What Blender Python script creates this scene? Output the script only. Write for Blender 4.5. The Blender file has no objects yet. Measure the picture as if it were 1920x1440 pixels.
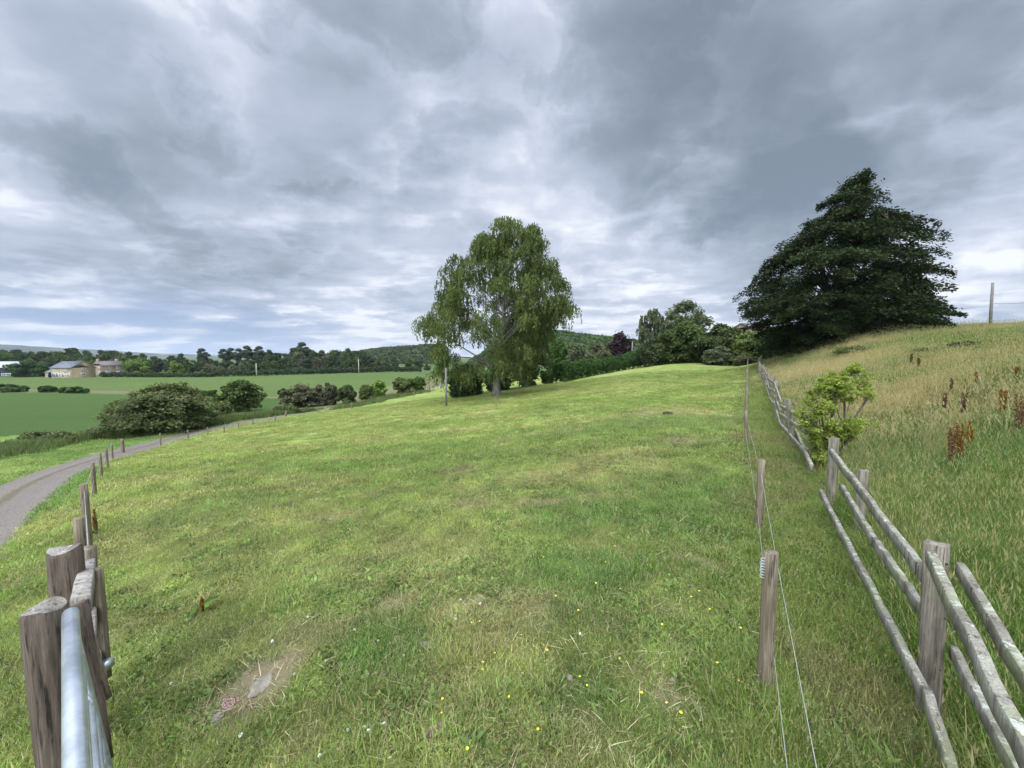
import bpy, math, random
import numpy as np
from mathutils import Vector, Matrix, Euler
rad = math.radians
S = bpy.context.scene
C = S.collection
F = 722.0; CAMZ = 1.65; PITCH = rad(4.12)

# ------------------------------------------------------------------ camera
cam_d = bpy.data.cameras.new("camera"); cam = bpy.data.objects.new("camera", cam_d); C.objects.link(cam)
cam_d.sensor_width = 36; cam_d.lens = 36*F/1920; cam_d.clip_start = 0.05; cam_d.clip_end = 30000
cam.location = (0, 0, CAMZ); cam.rotation_euler = (rad(90)-PITCH, 0, 0)
S.camera = cam
S.view_settings.view_transform = 'Standard'; S.view_settings.look = 'None'
S.view_settings.exposure = 0.4; S.view_settings.gamma = 1.0

# ------------------------------------------------------------------ node helper
class NT:
    def __init__(s, tree): s.t = tree; s.n = tree.nodes; s.l = tree.links
    def _set(s, sock, v):
        if isinstance(v, bpy.types.NodeSocket): s.l.new(v, sock)
        elif v is not None: sock.default_value = v
    def node(s, typ, props=None, **inp):
        n = s.n.new(typ)
        for k, v in (props or {}).items(): setattr(n, k, v)
        for k, v in inp.items():
            s._set(n.inputs[int(k[1:])] if k[0] == 'i' and k[1:].isdigit() else n.inputs[k.replace('_', ' ')], v)
        return n
    def math(s, op, a, b=None, c=None, clamp=False):
        n = s.n.new('ShaderNodeMath'); n.operation = op; n.use_clamp = clamp
        s._set(n.inputs[0], a); s._set(n.inputs[1], b)
        if c is not None: s._set(n.inputs[2], c)
        return n.outputs[0]
    def vmath(s, op, a, b=None, out=0):
        n = s.n.new('ShaderNodeVectorMath'); n.operation = op
        s._set(n.inputs[0], a)
        if b is not None:
            s._set(n.inputs[3 if op == 'SCALE' else 1], b)
        return n.outputs[out]
    def mix(s, f, a, b, mode='MIX'):
        n = s.n.new('ShaderNodeMix'); n.data_type = 'RGBA'; n.blend_type = mode
        s._set(n.inputs[0], f); s._set(n.inputs[6], a); s._set(n.inputs[7], b)
        return n.outputs[2]
    def noise(s, vec, scale, detail=4, rough=0.55, dist=0.0, out=0, lac=2.0):
        n = s.node('ShaderNodeTexNoise', None, Vector=vec, Scale=scale, Detail=detail, Roughness=rough, Distortion=dist, Lacunarity=lac)
        return n.outputs[out]
    def remap(s, v, a, b, c=0.0, d=1.0, smooth=True):
        n = s.n.new('ShaderNodeMapRange'); n.interpolation_type = 'SMOOTHSTEP' if smooth else 'LINEAR'
        s._set(n.inputs[0], v); n.inputs[1].default_value = a; n.inputs[2].default_value = b
        n.inputs[3].default_value = c; n.inputs[4].default_value = d
        return n.outputs[0]
    def ramp(s, v, stops, interp='LINEAR'):
        n = s.n.new('ShaderNodeValToRGB'); n.color_ramp.interpolation = interp
        e = n.color_ramp.elements
        while len(e) < len(stops): e.new(0.5)
        for el, (p, c) in zip(e, stops): el.position = p; el.color = (*c, 1)
        s.l.new(v, n.inputs[0]); return n.outputs[0]

def ray(px, py):
    u = (px-960)/F; v = -(py-720)/F
    return np.array([u, math.cos(PITCH)+v*math.sin(PITCH), -math.sin(PITCH)+v*math.cos(PITCH)])
def W(px, py, d):                                # point seen at a photo pixel, d metres ahead
    r = ray(px, py); r = r*(d/r[1]); return Vector((r[0], r[1], r[2]+CAMZ))

# ------------------------------------------------------------------ world: overcast sky
SUN_EL, SUN_AZ = rad(52), rad(200)              # behind the camera, high
w = bpy.data.worlds.new("World"); S.world = w; w.use_nodes = True
N = NT(w.node_tree); N.n.clear()
sky = N.n.new('ShaderNodeTexSky'); sky.sky_type = 'NISHITA'; sky.sun_disc = False
sky.sun_elevation = SUN_EL; sky.sun_rotation = SUN_AZ; sky.altitude = 100
tc = N.n.new('ShaderNodeTexCoord'); D = N.vmath('NORMALIZE', tc.outputs['Generated'])
sep = N.node('ShaderNodeSeparateXYZ', None, Vector=D)
dx, dy, dz = sep.outputs
zz = N.math('ADD', N.math('MAXIMUM', dz, 0.0), 0.16)
pv = N.node('ShaderNodeCombineXYZ', None, X=N.math('DIVIDE', dx, zz), Y=N.math('DIVIDE', dy, zz), Z=0.0).outputs[0]
rot = N.node('ShaderNodeMapping', None, Vector=pv, Rotation=(0, 0, rad(-28)), Scale=(1.0, 1.45, 1.0)).outputs[0]
n1 = N.noise(rot, 0.75, 8, 0.55, 0.1)
n2 = N.noise(rot, 2.0, 6, 0.52, 0.0)
n3 = N.noise(N.vmath('MULTIPLY', D, (1, 1, 2.2)), 3.6, 6, 0.5, 0.0)
wv = N.vmath('SUBTRACT', N.noise(D, 3.2, 5, 0.6, 0.0, out=1), (0.5, 0.5, 0.5))
Dw = N.vmath('NORMALIZE', N.vmath('ADD', D, N.vmath('SCALE', wv, 0.30)))
# broad light and dark banks of this cloud cover: (px, py, angular radius deg, weight)
BLOBS = [(1500,70,16,-.30),(1300,230,12,-.12),(1780,190,9,-.27),(1400,330,9,-.18),(1480,400,8,-.13),
 (1870,60,11,.22),(1150,190,9,-.05),(1330,190,5,.14),(1020,400,8,.12),(1290,520,10,.06),(1150,480,8,.05),
 (120,150,9,-.20),(270,150,6,-.14),(560,180,13,-.12),(600,240,9,-.05),(60,40,14,.13),(330,60,10,.08),(850,60,12,.08),
 (150,430,12,-.15),(400,410,12,-.17),(700,330,12,-.08),(930,300,10,-.10),(120,240,8,.10),(430,280,9,.08),
 (1850,420,10,-.10),(1870,560,7,.15),(1720,520,5,.18),(250,580,8,.12),(620,560,9,.14),(60,500,8,.07),(1690,120,4,.16),(980,30,8,-.10),(740,500,10,.06)]
acc = N.math('ADD', 0.62, 0.0)
for (px, py, r, wt) in BLOBS:
    v = ray(px, py); v = v/np.linalg.norm(v)
    dt = N.vmath('DOT_PRODUCT', Dw, tuple(v), out=1)
    g = N.remap(dt, math.cos(rad(r*1.5)), 1.0)
    acc = N.math('MULTIPLY_ADD', g, wt*1.1, acc)
bank = N.remap(n1, .40, .60)
rim = N.math('MULTIPLY', N.remap(n1, .36, .42), N.remap(n1, .50, .43))
acc = N.math('MULTIPLY_ADD', N.math('SUBTRACT', bank, 0.5), -.16, acc)
acc = N.math('MULTIPLY_ADD', rim, N.remap(n2, .42, .6, 0, .16), acc)
wv2 = N.vmath('SUBTRACT', N.noise(D, 7.0, 6, 0.6, 0.0, out=1), (0.5, 0.5, 0.5)); Dw2 = N.vmath('NORMALIZE', N.vmath('ADD', D, N.vmath('SCALE', wv2, 0.16)))
for (px, py, r, wt) in [(1775,205,8.0,-.17),(1600,40,13,-.12),(1290,215,9,-.07),(1480,410,7,-.10),(90,165,9,-.07),(340,430,9,-.07),(1690,300,4,.08),(1890,120,6,.10),(1010,380,7,.07)]:
    v = ray(px, py); v = v/np.linalg.norm(v)
    acc = N.math('MULTIPLY_ADD', N.remap(N.vmath('DOT_PRODUCT', Dw2, tuple(v), out=1), math.cos(rad(r*1.25)), math.cos(rad(r*.8))), wt, acc)
acc = N.math('MULTIPLY_ADD', N.math('SUBTRACT', n2, 0.5), 0.34, acc)
acc = N.math('MULTIPLY_ADD', N.math('SUBTRACT', n3, 0.5), 0.75, acc)
low = N.remap(dz, 0.02, 0.30, 1.0, 0.0)
n5 = N.noise(N.vmath('MULTIPLY', Dw, (1, 1, 1.7)), 2.3, 8, 0.55, 0.0)
acc = N.math('MULTIPLY_ADD', N.math('SUBTRACT', N.remap(n5, .455, .56), 0.5), N.remap(dz, .06, .3, -.05, -.17), acc)
acc = N.math('MULTIPLY_ADD', N.math('MULTIPLY', N.remap(n5, .40, .46), N.remap(n5, .50, .455)), .07, acc)
nL = N.noise(N.vmath('MULTIPLY', D, (1, 1, 6.5)), 4.0, 7, 0.55, 0.0)
nS = N.noise(N.vmath('MULTIPLY', D, (1, 1, 3.5)), 12.0, 5, 0.55, 0.0)
acc = N.math('MULTIPLY_ADD', N.math('MULTIPLY', N.math('SUBTRACT', N.remap(nL, .42, .60), 0.42), low), 0.34, acc)
acc = N.math('MULTIPLY_ADD', N.math('MULTIPLY', N.remap(nS, .56, .66), low), 0.22, acc)
cloud = N.ramp(acc, [(0.0, (.20,.247,.31)), (0.18, (.25,.303,.375)), (0.36, (.33,.385,.47)), (0.55, (.44,.495,.61)), (0.72, (.565,.62,.735)), (0.88, (.745,.785,.87)), (1.0, (.88,.90,.95))])
left = N.remap(dx, -0.1, -0.75)
lowb = N.remap(dz, 0.015, 0.17, 1.0, 0.0)
holes = N.remap(acc, .74, .55)
bl = N.math('MULTIPLY', N.math('MULTIPLY', N.math('MULTIPLY_ADD', left, .75, .25), lowb), N.math('MULTIPLY_ADD', holes, .6, .4))
bluec = N.ramp(N.remap(dz, 0.0, 0.2), [(0.0, (.36,.50,.72)), (0.35, (.25,.39,.66)), (1.0, (.33,.43,.62))])
cloud = N.mix(N.math('MULTIPLY', bl, 0.85, None, True), cloud, bluec)
# added gain: unseen sky overhead and behind, brightened to light the ground
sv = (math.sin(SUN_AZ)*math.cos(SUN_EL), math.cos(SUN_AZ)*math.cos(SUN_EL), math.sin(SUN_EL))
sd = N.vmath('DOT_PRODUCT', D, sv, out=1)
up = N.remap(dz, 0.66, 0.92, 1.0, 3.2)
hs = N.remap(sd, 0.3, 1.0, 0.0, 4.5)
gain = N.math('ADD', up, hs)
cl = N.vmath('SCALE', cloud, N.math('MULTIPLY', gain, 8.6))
skyc = N.vmath('SCALE', sky.outputs[0], 1.0)
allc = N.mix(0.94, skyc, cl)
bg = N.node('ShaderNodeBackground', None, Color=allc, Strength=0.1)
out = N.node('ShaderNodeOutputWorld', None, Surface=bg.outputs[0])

sl = bpy.data.lights.new("sun", 'SUN'); sl.energy = 1.5; sl.angle = rad(25); sl.color = (1, .96, .9)
so = bpy.data.objects.new("sun", sl); C.objects.link(so)
so.rotation_euler = Vector(sv).to_track_quat('Z', 'Y').to_euler()

# ------------------------------------------------------------------ helpers
rng = np.random.default_rng(11); random.seed(5)
def hash2(ix, iy, seed):
    h = (ix.astype(np.int64)*374761393 + iy.astype(np.int64)*668265263 + seed*982451653) & 0x7fffffff
    h = ((h ^ (h >> 13))*1274126177) & 0x7fffffff
    return ((h ^ (h >> 16)) & 0xffff)/65535.0
def vnoise(x, y, seed=0):
    ix = np.floor(x); iy = np.floor(y); fx = x-ix; fy = y-iy
    fx = fx*fx*(3-2*fx); fy = fy*fy*(3-2*fy)
    a = hash2(ix, iy, seed); b = hash2(ix+1, iy, seed); c = hash2(ix, iy+1, seed); d = hash2(ix+1, iy+1, seed)
    return a+(b-a)*fx+(c-a)*fy+(a-b-c+d)*fx*fy
def fbm(x, y, scale, oct=4, seed=0):
    x = np.asarray(x, float)/scale; y = np.asarray(y, float)/scale; s = 0; a = .5; t = 0
    for i in range(oct):
        s = s+a*vnoise(x+17.3*i, y-9.1*i, seed+i); t += a; a *= .5; x = x*2.03; y = y*2.03
    return s/t
def sstep(a, b, x):
    t = np.clip((x-a)/(b-a), 0, 1); return t*t*(3-2*t)

def mesh(name, V, Fa, mats=(), parent=None, attrs=None, smooth=False, mi=None):
    """V (n,3); Fa: array (m,k) or list of such arrays"""
    V = np.asarray(V, np.float32).reshape(-1, 3)
    Fl = Fa if isinstance(Fa, list) else [Fa]
    Fl = [np.asarray(f, np.int32) for f in Fl if len(f)]
    me = bpy.data.meshes.new(name); me.vertices.add(len(V)); me.vertices.foreach_set('co', V.ravel())
    if Fl:
        li = np.concatenate([f.ravel() for f in Fl]); tot = np.concatenate([np.full(len(f), f.shape[1], np.int32) for f in Fl])
        st = np.concatenate([[0], np.cumsum(tot)[:-1]]).astype(np.int32)
        me.loops.add(len(li)); me.loops.foreach_set('vertex_index', li)
        me.polygons.add(len(tot)); me.polygons.foreach_set('loop_start', st)
        if smooth: me.polygons.foreach_set('use_smooth', np.ones(len(tot), bool))
        if mi is not None: me.polygons.foreach_set('material_index', np.asarray(mi, np.int32))
    for k, (typ, arr) in (attrs or {}).items():
        a = me.attributes.new(k, typ, 'POINT')
        arr = np.asarray(arr)
        if typ == 'FLOAT': a.data.foreach_set('value', arr.astype(np.float32).ravel())
        elif typ == 'INT': a.data.foreach_set('value', arr.astype(np.int32).ravel())
        elif typ == 'FLOAT_VECTOR': a.data.foreach_set('vector', arr.astype(np.float32).ravel())
        elif typ == 'FLOAT_COLOR':
            if arr.shape[1] == 3: arr = np.c_[arr, np.ones(len(arr))]
            a.data.foreach_set('color', arr.astype(np.float32).ravel())
    me.update(calc_edges=True); 
    o = bpy.data.objects.new(name, me); C.objects.link(o)
    for m in (mats if isinstance(mats, (list, tuple)) else [mats]): me.materials.append(m)
    if parent: o.parent = parent
    return o
def tag(o, label=None, cat=None, group=None, kind=None):
    if label: o['label'] = label
    if cat: o['category'] = cat
    if group: o['group'] = group
    if kind: o['kind'] = kind
    return o
def thing(name, loc, label, cat, group=None, rz=0):
    o = bpy.data.objects.new(name, None); C.objects.link(o); o.empty_display_size = .2
    o.location = loc; o.rotation_euler = (0, 0, rz); return tag(o, label, cat, group)
def copy_tree(o, parent=None):
    c = o.copy(); C.objects.link(c); c.parent = parent
    for ch in [x for x in bpy.data.objects if x.parent == o]: copy_tree(ch, c)
    return c

class MB:
    def __init__(s): s.V = []; s.Q = []; s.T = []; s.n = 0
    def add(s, V, Q=None, T=None):
        V = np.asarray(V, float).reshape(-1, 3); s.V.append(V)
        if Q is not None and len(Q): s.Q.append(np.asarray(Q)+s.n)
        if T is not None and len(T): s.T.append(np.asarray(T)+s.n)
        s.n += len(V)
    def tube(s, pts, rs, seg=8, cap=True, sq=False, rough=0.0, flat=None):
        """tube through pts with radii rs; flat=(a,b) gives a rectangular section"""
        pts = [np.array(p, float) for p in pts]; n = len(pts); V = []
        rs = [rs]*n if np.isscalar(rs) else rs
        ref = np.array([0, 0, 1.0])
        ax = pts[-1]-pts[0]; 
        if abs(ax[2]) > .9*np.linalg.norm(ax): ref = np.array([0, 1.0, 0])
        for i in range(n):
            t = pts[min(i+1, n-1)]-pts[max(i-1, 0)]; t = t/(np.linalg.norm(t)+1e-9)
            a = np.cross(ref, t); a /= np.linalg.norm(a)+1e-9; b = np.cross(t, a)
            if flat is not None:
                hw, hh = flat[0]/2*rs[i], flat[1]/2*rs[i]; c = min(hw, hh)*.16
                prof = [(hw-c, -hh), (hw, -hh+c), (hw, hh-c), (hw-c, hh), (-hw+c, hh), (-hw, hh-c), (-hw, -hh+c), (-hw+c, -hh)]
                k = 8
            else:
                k = seg; prof = [(rs[i]*math.cos(2*math.pi*j/k), rs[i]*math.sin(2*math.pi*j/k)) for j in range(k)]
            for (u, v) in prof:
                q = 1+rough*(random.random()-.5); V.append(pts[i]+a*u*q+b*v*q)
        Q = [(i*k+j, i*k+(j+1) % k, (i+1)*k+(j+1) % k, (i+1)*k+j) for i in range(n-1) for j in range(k)]
        T = []
        if cap:
            V.append(pts[0]); V.append(pts[-1]); c0 = n*k; c1 = c0+1
            T = [(c0, (j+1) % k, j) for j in range(k)]+[(c1, (n-1)*k+j, (n-1)*k+(j+1) % k) for j in range(k)]
        s.add(V, Q, T); return s
    def box(s, lo, hi):
        x0, y0, z0 = lo; x1, y1, z1 = hi
        V = [(x0,y0,z0),(x1,y0,z0),(x1,y1,z0),(x0,y1,z0),(x0,y0,z1),(x1,y0,z1),(x1,y1,z1),(x0,y1,z1)]
        s.add(V, [(0,3,2,1),(4,5,6,7),(0,1,5,4),(1,2,6,5),(2,3,7,6),(3,0,4,7)]); return s
    def build(s, name, mats, parent=None, smooth=False, attrs=None):
        V = np.concatenate(s.V) if s.V else np.zeros((0, 3))
        return mesh(name, V, [np.concatenate(x) for x in (s.Q, s.T) if x], mats, parent, attrs, smooth)

# ------------------------------------------------------------------ terrain
# (px, py, metres ahead) seen on the ground; fitted with a smooth surface
GP = [(960,1440,1.5),(1430,1290,1.85),(1757,1385,1.70),(1424,990,3.75),(1398,836,7.3),(1400,762,14),(1400,702,33),(1405,683,55),
 (1565,975,3.95),(1480,815,8.8),(1450,735,18),
 (1200,1000,3.75),(1200,800,10.1),(1200,722,28),(1200,692,55),(960,900,6.0),(960,800,14.5),(960,760,26),(930,743,35),(1050,718,50),
 (600,1000,4.7),(600,850,12),(600,800,24),(600,773,41),(300,1000,5.1),(300,900,9.3),(173,930,8.3),(187,897,11.5),(199,880,13.5),
 (209,862,18),(229,851,20),(300,836,25),(447,791,34),(0,1000,7.2),(0,880,17),(830,722,90),(700,750,60),(290,808,31),(450,775,45),
 (600,760,60),(100,818,36),(100,740,90),(100,707,165),(600,700,190),(780,697,190),(20,830,28),(350,740,95),
 (1900,1100,2.6),(1900,950,3.7),(1900,800,6.0),(1900,700,10),(1900,645,17),(1900,613,26),(1700,900,5.2),(1700,800,8.5),(1700,720,13.5),
 (1700,660,21),(1700,615,33),(1500,720,17),(1520,680,27),(1500,655,38),(1600,622,34),(300,1300,2.2),(150,1440,1.85),(1200,1440,1.52)]
GW = [(0,0,1.62),(0,-4,1.6),(6,-3,1.1),(-6,-3,2.5),(0,-30,1.6),(30,-10,-2.0),(-30,-15,5.5),(60,30,-2.6),(-90,-30,9),(60,60,-2.4),(30,62,.6),
 (10,90,4.5),(45,100,1.5),(-20,150,7.8),(100,200,4),(300,300,6),(-250,180,9),(-300,-100,10),(0,400,8),(-300,500,9),(1500,1500,5),(-1500,1500,9),
 (0,3500,8),(3500,0,5),(-3500,0,9),(0,-3500,5),(-3500,3500,9),(3500,3500,5),(-2000,-2000,9),(200,-100,-1),(80,-60,-2)]
def squash(x, y):
    r = np.hypot(x, y); k = np.log1p(r/4.0)/(r+1e-9); return x*k, y*k
cx, cy, cz = [], [], []
for (px, py, d) in GP:
    p = W(px, py, d); cx.append(p.x); cy.append(p.y); cz.append(p.z)
for (x, y, dr) in GW: cx.append(x); cy.append(y); cz.append(CAMZ-dr)
cx, cy, cz = map(np.array, (cx, cy, cz))
qx, qy = squash(cx, cy)
def tps(r2): return .5*r2*np.log(r2+1e-9)
n_ = len(cx); A = np.zeros((n_+3, n_+3))
A[:n_, :n_] = tps((qx[:, None]-qx)**2+(qy[:, None]-qy)**2)+np.eye(n_)*0.004
A[:n_, n_:] = np.c_[np.ones(n_), qx, qy]; A[n_:, :n_] = A[:n_, n_:].T
wts = np.linalg.solve(A, np.r_[cz, 0, 0, 0])
def ground0(x, y):
    x = np.atleast_1d(np.asarray(x, float)); y = np.atleast_1d(np.asarray(y, float)); sh = x.shape
    u, v = squash(x.ravel(), y.ravel()); z = wts[n_]+wts[n_+1]*u+wts[n_+2]*v
    for i in range(n_): z += wts[i]*tps((u-qx[i])**2+(v-qy[i])**2)
    return z.reshape(sh)
# track centre line, from photo pixels on the ground
def gmarch(px, py, fn):
    r = ray(px, py); d = 1.0*1.015**np.arange(620)
    X = r[0]/r[1]*d; Y = d; Z = CAMZ+r[2]/r[1]*d
    below = Z-fn(X, Y) < 0
    if not below.any(): i = 350
    else: i = int(np.argmax(below))
    dd = d[i] if i == 0 else d[i-1]+(d[i]-d[i-1])*.5
    return Vector((r[0]/r[1]*dd, dd, 0))
TRK = [(-480,1290),(-145,1055),(0,944),(64,905),(165,866),(300,830),(450,794),(600,771),(700,750),(770,737),(832,721)]
tp = np.array([[*gmarch(a, b, ground0)[:2]] for a, b in TRK])
def catmull(P, n):
    out = []; P = np.vstack([2*P[0]-P[1], P, 2*P[-1]-P[-2]])
    for i in range(1, len(P)-2):
        for t in np.linspace(0, 1, n, endpoint=False):
            a, b, c, d = P[i-1:i+3]
            out.append(.5*((2*b)+(-a+c)*t+(2*a-5*b+4*c-d)*t*t+(-a+3*b-3*c+d)*t**3))
    out.append(P[-2]); return np.array(out)
tp = np.vstack([tp[0]-(tp[1]-tp[0])/np.linalg.norm(tp[1]-tp[0])*9, tp]); TC = catmull(tp, 14)
TC = np.vstack([TC, TC[-1]+(TC[-1]-TC[-5])/np.linalg.norm(TC[-1]-TC[-5])*np.array([[6, ], [14]])])
def track_dist(x, y):
    sh = np.shape(x); x = np.ravel(x); y = np.ravel(y); m = np.full(x.shape, 1e9)
    for i in range(len(TC)-1):
        a = TC[i]; b = TC[i+1]; ab = b-a; t = np.clip(((x-a[0])*ab[0]+(y-a[1])*ab[1])/(ab@ab+1e-9), 0, 1)
        m = np.minimum(m, np.hypot(x-a[0]-t*ab[0], y-a[1]-t*ab[1]))
    return m.reshape(sh)
TW = 1.0
def ground(x, y):
    x = np.atleast_1d(np.asarray(x, float)); y = np.atleast_1d(np.asarray(y, float))
    z = ground0(x, y); r = np.hypot(x, y)
    td = track_dist(x, y)
    bump = (fbm(x, y, 1.3, 3, 5)-.5)*.10+(fbm(x, y, 5, 3, 9)-.5)*.22*sstep(3, 12, r)
    bump = bump*sstep(400, 100, r)*sstep(TW*.8, TW*1.8, td)
    return z+bump-.07*sstep(TW*1.25, TW*.9, td)
def G(px, py):
    p = gmarch(px, py, ground); p.z = float(ground(p.x, p.y)[0]); return p
def gz(x, y): return float(ground(x, y)[0])

# fence line of the right hand boundary, used for zones too
FENCE = np.array([(-6., -8.5), (0.4, .05), (1.93, 1.73), (3.6, 4.25), (6.35, 8.8), (11.5, 17.2), (19, 29.5), (28.0, 43.5), (34, 54)])
def fence_side(x, y):                            # >0 on the rough side
    x = np.asarray(x, float); y = np.asarray(y, float)
    fx = np.interp(y, FENCE[:, 1], FENCE[:, 0]); return (x-fx)*.84
def px_line(pts): return np.array([[*gmarch(a, b, ground0)[:2]] for a, b in pts])
def inside(x, y, P):
    sh = np.shape(x); x = np.ravel(x); y = np.ravel(y); r = np.zeros(x.shape, bool); j = len(P)-1
    for i in range(len(P)):
        c = ((P[i, 1] > y) != (P[j, 1] > y)) & (x < (P[j, 0]-P[i, 0])*(y-P[i, 1])/(P[j, 1]-P[i, 1]+1e-12)+P[i, 0]); r ^= c; j = i
    return r.reshape(sh)
F1 = px_line([(-700,842),(-300,845),(60,814),(190,806),(300,792),(480,775),(560,752),(540,748),(380,741),(215,739),(0,736),(-700,735)])
F2 = px_line([(-700,729),(0,729),(215,733),(380,739),(480,744),(560,744),(660,735),(740,722),(790,706),(775,700),(600,702),(300,707),(0,709),(-700,712)])

lush_spots = [(1880,960,.5,.5,.8),(1560,1090,.2,.3,.8),(1800,1330,.15,.2,.9),(1650,655,3,1,.8),(1780,640,5,.8,.8),(1200,965,1.0,.5,1),(1110,1068,.42,.26,1.3),(740,1215,.30,.28,1.0),(430,950,1.1,.5,.6),(1255,915,1.1,.5,.8),(1060,1290,.16,.12,.8),
 (1270,790,4.5,1.2,.7),(650,870,2.2,.8,.4),(1090,1150,.3,.15,.5),(560,1100,.6,.3,.35),(1330,1010,.5,.6,.4),(800,840,3,1,.3)]
LS = [(G(a, b), rx, ry, k) for a, b, rx, ry, k in lush_spots]
bare_spots = [(487,1285,.17,.18,1.5),(418,1305,.06,.09,1.),(1250,1300,.06,.12,1.3),(1255,1290,.09,.07,1),(1375,1390,.1,.07,1.0),(870,882,.3,.22,.7),(1010,942,.35,.12,.7),(905,945,.3,.12,.5),
 (1280,830,.5,.3,.7),(1100,930,.3,.1,.4),(640,968,.4,.15,.5),(745,1135,.16,.1,.6),(600,1180,.2,.1,.5),(550,1248,.1,.05,.5),(720,1260,.1,.05,.5),(1010,1130,.3,.1,.3),
 (1240,775,.9,.5,.8),(775,1330,.08,.05,.5),(1080,1360,.1,.06,.4),(690,930,.3,.1,.4),(1160,1170,.2,.08,.3)]
BS = [(G(a, b), rx, ry, k) for a, b, rx, ry, k in bare_spots]
def spots(x, y, L, seed):
    m = np.zeros(np.shape(x)); nz = (fbm(x, y, .5, 3, seed)-.5)*1.3
    for (p, rx, ry, k) in L:
        q = np.hypot((x-p.x)/(rx*1.4), (y-p.y)/(ry*1.6)); m = np.maximum(m, k*sstep(1.25, .35, q+nz*.7))
    return np.clip(m, 0, 1)
c_ = lambda *a: np.array(a)
GRASS_A, GRASS_B, LUSH, DRY, SOIL = c_(.152,.212,.046), c_(.225,.270,.072), c_(.080,.160,.034), c_(.30,.275,.115), c_(.25,.195,.135)
GOLD, ROUGH, CROP, VERGE = c_(.36,.295,.14), c_(.088,.158,.024), c_(.050,.087,.020), c_(.12,.20,.045)
def lerp(a, b, t): return a+(b-a)*t[..., None]
gold_spots = [(1500,705,2.6,3.5,1.),(1545,690,3,3,1),(1610,645,3,1.5,.8),(1720,730,1.8,1.4,.8),(1665,760,1.2,1.0,.9),(1690,690,2,1.5,.5),(1850,618,7,.8,.5),(1820,680,2,.8,.4),(1900,760,.8,.5,.5),(1460,700,2,3,.9),(1560,735,1.3,1.6,.7),(1640,628,2.5,1,.5)]
GS = [(G(a, b), rx, ry, k) for a, b, rx, ry, k in gold_spots]
def gold(x, y): return np.clip(spots(x, y, GS, 65)+.30*sstep(.58, .74, fbm(x, y, 3, 3, 91))*sstep(3, 7, np.hypot(x, y)), 0, 1)
def masks(x, y):
    fs = fence_side(x, y); ed = (fbm(x, y, 1.5, 3, 77)-.5)
    rough = sstep(-.35, .25, fs+ed*.8); rough = rough*(y > -20)
    return fs, rough
def colour(x, y):
    x = np.asarray(x, float); y = np.asarray(y, float); r = np.hypot(x, y)
    a = fbm(x, y, 2.6, 4, 1); b = fbm(x*1.0, y*2.2, 1.1, 3, 21); c = fbm(x, y, .45, 3, 31); big = fbm(x, y*1.6, 14, 4, 41)
    col = lerp(np.broadcast_to(GRASS_A, x.shape+(3,)), GRASS_B, sstep(.35, .65, .6*a+.4*big))
    col = lerp(col, LUSH, .45*sstep(.56, .74, b*.5+a*.5))
    col = lerp(col, DRY, .55*sstep(.50, .70, fbm(x, y*1.5, 1.7, 4, 51)))
    col = lerp(col, DRY*.95, .40*sstep(.50, .74, c)*sstep(12, 3, r))
    pm = fbm(x, y, .30, 3, 131); p2 = fbm(x+y*.3, y*1.8, .8, 3, 133); col = col*(1+.9*(pm-.5)[..., None]*sstep(25, 6, r)[..., None])*(1+.42*(p2-.5)[..., None]*sstep(90, 30, r)[..., None])
    col = lerp(col, LUSH, .75*spots(x, y, LS, 61))
    col = lerp(col, SOIL, .85*spots(x, y, BS, 63))
    fs, rough = masks(x, y)
    sm = sstep(-1.3, -.7, fs+.5*(fbm(x, y, .7, 3, 151)-.5))*(y > 0)
    col = lerp(col, c_(.125, .170, .040), .75*sm); col = lerp(col, c_(.17, .13, .07), .6*sm*sstep(.54, .68, fbm(x, y, .9, 3, 153)))
    # rough side
    rc = lerp(np.broadcast_to(ROUGH, x.shape+(3,)), GRASS_B*.66, .8*sstep(.42, .66, fbm(x, y, 1.6, 3, 81)))
    rc = lerp(rc, c_(.165, .15, .065), .5*sstep(.50, .68, fbm(x, y, 2.4, 4, 95)))
    rc = lerp(rc, GOLD, .75*gold(x, y))
    rc = lerp(rc, LUSH, .6*sstep(.55, .7, fbm(x, y, 3.0, 3, 93)))
    dk = sstep(3.5, 1.0, np.abs(np.hypot((x-24), (y-34))-9.5))*.0
    col = lerp(col, rc, rough)
    td = track_dist(x, y)
    # verge beyond the track and the far side of it
    lf = (x < np.interp(y, [0, 8, 20, 25, 41, 90], [-6.5, -9.3, -20.8, -23, -22, -17]))
    vg = lf & (y > 1) & (y < 400) & (x < 0)
    vc = lerp(np.broadcast_to(VERGE, x.shape+(3,)), GRASS_B, .6*sstep(.45, .7, a))
    col = np.where(vg[..., None], vc, col)
    f1 = inside(x, y, F1); f2 = inside(x, y, F2)
    cc = CROP*(1+.22*(fbm(x, y, 30, 3, 71)-.5)[..., None]+.16*(fbm(x, y*4, 2.5, 2, 72)-.5)[..., None])
    col = np.where(f1[..., None], cc, col); col = np.where(f2[..., None], cc*c_(1.55, 1.30, 1.5), col)
    far = (y > 30) & ~f1 & ~f2 & (r > 120)
    col = np.where(far[..., None], c_(.07, .11, .035)*(1+.3*(fbm(x, y, 12, 2, 3)-.5)[..., None]), col)
    strip = (y > 50) & (y <= 140) & ~f1 & ~f2 & vg
    col = np.where(strip[..., None], c_(.13, .13, .06), col)
    return col

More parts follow.
